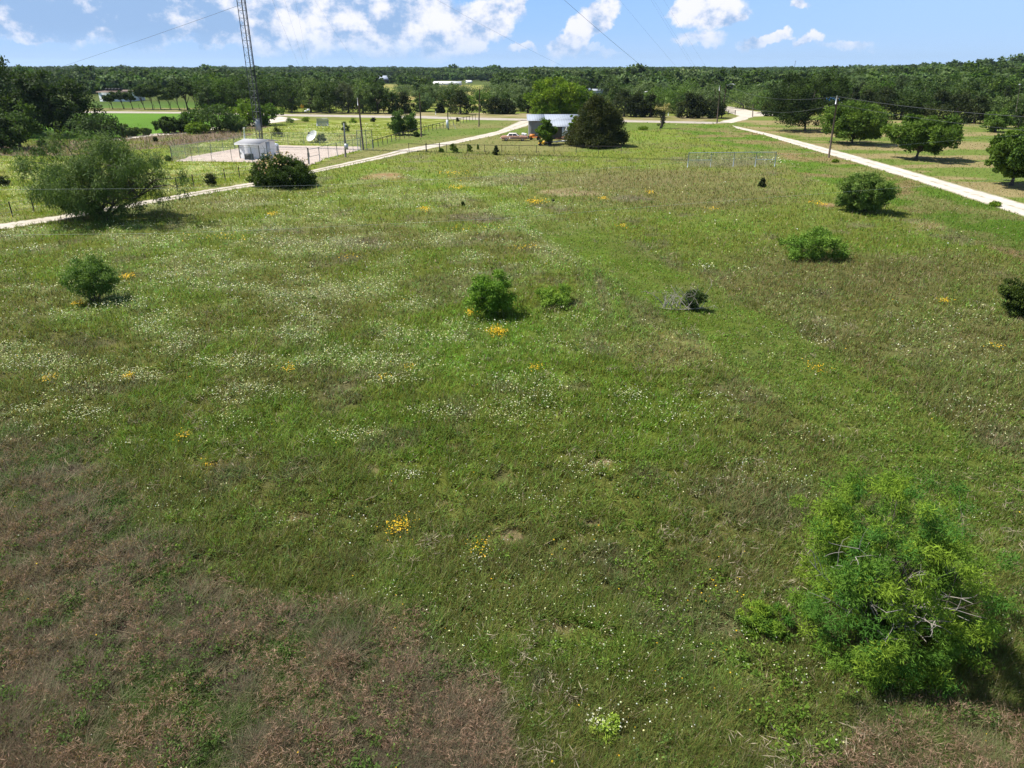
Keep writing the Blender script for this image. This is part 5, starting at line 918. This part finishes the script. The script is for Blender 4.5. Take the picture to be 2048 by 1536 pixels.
for x_ in (-1.62, 1.62):
    for s_ in (-1, 1):
        wh = MB().tube([(x_, s_ * .76, .33), (x_, s_ * .925, .33)], .335, 18).build('wheel', M_TYRE, o); MB().tube([(x_, s_ * .946, .33), (x_, s_ * .955, .33)], .19, 14).build('hubcap', M_HUB, wh)
MB().box((2.70, 0, .47), (.12, 1.78, .16)).build('bumper', M_CHROME, o); MB().box((-2.70, 0, .47), (.12, 1.78, .16)).build('bumper', M_CHROME, o); MB().box((2.655, 0, .68), (.05, .7, .16)).build('grille', M_BLK, o)
for s_ in (-1, 1): MB().box((2.655, s_ * .62, .68), (.05, .36, .15)).build('headlight', M_WHITE, o); MB().box((-2.655, s_ * .62, .68), (.05, .4, .14)).build('tail_light', M_RUST, o); MB().box((.75, s_ * .92, 1.0), (.16, .12, .1)).build('side_mirror', M_CHROME, o)
MB().box((0, -.938, .56), (4.4, .012, .05)).build('trim_strip', M_CHROME, o)
# --- warning sign, mailboxes, marker
p, q = top_of(605.5, 226, 604.5, 207); o = thing('warning_sign', 'orange-yellow diamond warning sign beside the paved road', 'sign', p); hq = q.z
MB().tube([(0, 0, -.1), (0, 0, hq - .3)], .04, 6).build('sign_post', M_GALVD, o); MB().box((0, -.06, hq - .75), (.95, .03, .95), ry=R(45)).build('sign_plate', M_SIGN, o)
o = thing('mailbox', 'white mailbox on the far verge of the paved road', 'mailbox', P(617.5, 228)); MB().tube([(0, 0, 0), (0, 0, .9)], .05, 6).build('post', M_WOODG, o); MB().prism([(-.35, .9), (.35, .9), (.35, 1.2), (.22, 1.35), (-.22, 1.35), (-.35, 1.2)], -.4, .4).build('box', M_WHITE, o)
o = thing('mailbox', 'low white mailbox left of the other mailbox by the road', 'mailbox', P(612, 228)); MB().tube([(0, 0, 0), (0, 0, .6)], .05, 6).build('post', M_WOODG, o); MB().prism([(-.3, .6), (.3, .6), (.3, .85), (.2, .98), (-.2, .98), (-.3, .85)], -.35, .35).build('box', M_WHITE, o)
o = thing('marker_post', 'white marker post with an orange top across the road right of the dead trunk', 'marker', P(1336.5, 231)); MB().tube([(0, 0, 0), (0, 0, 1.0)], .1, 6).build('post_body', M_WHITE, o); MB().tube([(0, 0, 1.0), (0, 0, 1.35)], .11, 6).build('post_cap', M_ORANGE, o)
o = thing('marker_post', 'small white marker post at the roadside below the yellow field', 'marker', P(871.5, 229)); MB().tube([(0, 0, 0), (0, 0, .9)], .09, 6).build('post_body', M_WHITE, o)
# --- far buildings
def building(name, label, px, base, w_px, wall_top, roof_top, dm, wall, roof, rz=0, flat=False, cat='building', win=0, far=False):
    p = PH(px, base) if far else P(px, base); w = w_px * m_per_px(p); hw = zat(p.y, wall_top) - p.z; hr = max(zat(p.y + dm / 2, roof_top) - p.z, hw + .2)
    o = thing(name, label, cat, p, rz); mb = MB(); x = w / 2
    mb.add([(-x, 0, 0), (x, 0, 0), (x, dm, 0), (-x, dm, 0), (-x, 0, hw), (x, 0, hw), (x, dm, hw), (-x, dm, hw), (-x, dm / 2, hw if flat else hr - .1), (x, dm / 2, hw if flat else hr - .1)], [[0, 1, 5, 4], [1, 2, 6, 9, 5], [2, 3, 7, 6], [3, 0, 4, 8, 7]]); mb.build('wall', wall, o)
    e = .5; mb = MB()
    if flat: slab(mb, [(-x - e, -e, hw + .02), (x + e, -e, hw + .02), (x + e, dm + e, hw + .3), (-x - e, dm + e, hw + .3)], .35)
    else: slab(mb, [(-x - e, -e, hw - .1), (x + e, -e, hw - .1), (x + e, dm / 2, hr), (-x - e, dm / 2, hr)], .15); slab(mb, [(-x - e, dm / 2, hr), (x + e, dm / 2, hr), (x + e, dm + e, hw - .1), (-x - e, dm + e, hw - .1)], .15)
    mb.build('roof', roof, o)
    for k in range(win): MB().box((-x + w * (k + .5) / max(win, 1), -.04, hw * .55), (w / win * .35, .06, hw * .35)).build('window', M_GLASS, o)
    return o, w, hw
o, w, hw = building('long_white_building', 'long white building with a brown roof behind the slender tree row', 229, 203, 60, 185, 177, 12, M_WHITE, M_ROOFBR, R(-4), True, win=4)
for k in range(5): MB().box((-w * .32 + k * 1.3, 3, hw + 1.0), (1.1, 1.2, .9)).build('roof_vent', M_BLK, o)
building('farmhouse', 'distant house with a blue-grey hip roof among the trees at the upper middle', 770, 167, 26, 158.5, 151.5, 11, M_BROWNW, M_ROOFB, R(20), win=2, far=True, cat='house')
building('poultry_shed', 'long low white shed in the distance above the conical cedar', 894, 170.5, 54, 166.5, 163, 14, M_WHITE, M_WHITE, 0, far=True); building('poultry_shed', 'short low white shed left of the long one in the distance', 809, 168, 13, 166, 164.5, 9, M_WHITE, M_WHITE, 0, far=True)
building('poultry_shed', 'tiny white roof right of the distant bright tree', 940, 166, 9, 163.8, 160.8, 8, M_WHITE, M_WHITE, R(20), far=True); building('poultry_shed', 'tiny white roof in the woods above the long white building', 203, 156, 9, 154, 152.4, 8, M_WHITE, M_WHITE, 0, far=True)
building('storage_container', 'grey storage container behind the barn tree, left one with the open door', 1172, 198, 13, 180, 178.5, 3, M_PALEM, M_PALEM, 0, True); building('storage_container', 'pale blue-grey storage container behind the big cedar, right one', 1195, 198, 19, 181.5, 180, 3, M_PALEM, M_METR, R(-5), True)
building('white_shed', 'white curved shed roof glimpsed between the grey mesquites', 1289, 199, 13, 188, 183, 5, M_WHITE, M_WHITE, 0)
# blue canopy and white trailer
p = P(1664, 226); o = thing('blue_canopy', 'bright blue canopy behind the top of the roadside pole', 'canopy', p); hc = zat(p.y, 200)
for sx_ in (-1, 1):
    for sy_ in (0, 2.4): MB().tube([(sx_ * 1.4, sy_, 0), (sx_ * 1.4, sy_, hc)], .05, 6).build('canopy_leg', M_GALV, o)
mb = MB(); mb.add([(-1.7, -.3, hc), (1.7, -.3, hc), (1.7, 2.7, hc), (-1.7, 2.7, hc), (-.4, 1.2, hc + 1.5), (.7, 1.2, hc + 1.5)], [[0, 1, 5, 4], [1, 2, 5], [2, 3, 4, 5], [3, 0, 4]]); slab(mb, [(-1.7, -.3, hc - .5), (1.7, -.3, hc - .5), (1.7, -.25, hc - .5), (-1.7, -.25, hc - .5)], .5); mb.build('canopy_top', M_BLUE, o)
building('white_trailer', 'white trailer half hidden behind the second orchard tree', 1683, 222, 15, 208, 206, 3, M_WHITE, M_WHITE, R(15), True, cat='trailer')
# --- far masts on the horizon
def mast(label, px, top, D):
    u = (px - 1024) / FPX; v = .455; k = 1 / (cs + v * sn); x_, y_ = u * k * D, D; z0 = float(hgt(x_, y_)); zt = zat(y_, top); o = thing('radio_mast', label, 'mast', (x_, y_, z0)); mb = MB(); mb.tube([(0, 0, 0), (0, 0, zt - z0)], [.5, .3], 5); mb.build('mast_shaft', M_GALVD, o); MB().box((0, 0, (zt - z0) * .93), (2.6, .4, .5)).build('antenna', M_GALV, o)
mast('tiny radio mast on the horizon above the right treeline', 1591, 121, 1500); mast('tiny lattice mast on the horizon left of the twin poles', 1391.5, 132, 1800)

# --- air
mb = MB(); mb.box((0, 2500, 60), (26000, 24000, 150)); hz = mb.build('haze', None); tag(hz, 'thin pale blue summer haze over the far woods', 'haze', None, 'stuff')
m = bpy.data.materials.new('haze_air'); m.use_nodes = True; m.node_tree.nodes.clear(); n = NT(m.node_tree); pv = n.new('ShaderNodeVolumePrincipled'); pv.inputs['Color'].default_value = (.62, .80, 1, 1); pv.inputs['Density'].default_value = .00005; pv.inputs['Anisotropy'].default_value = .2
ou = n.new('ShaderNodeOutputMaterial'); n.l.new(pv.outputs[0], ou.inputs['Volume']); hz.data.materials.append(m)
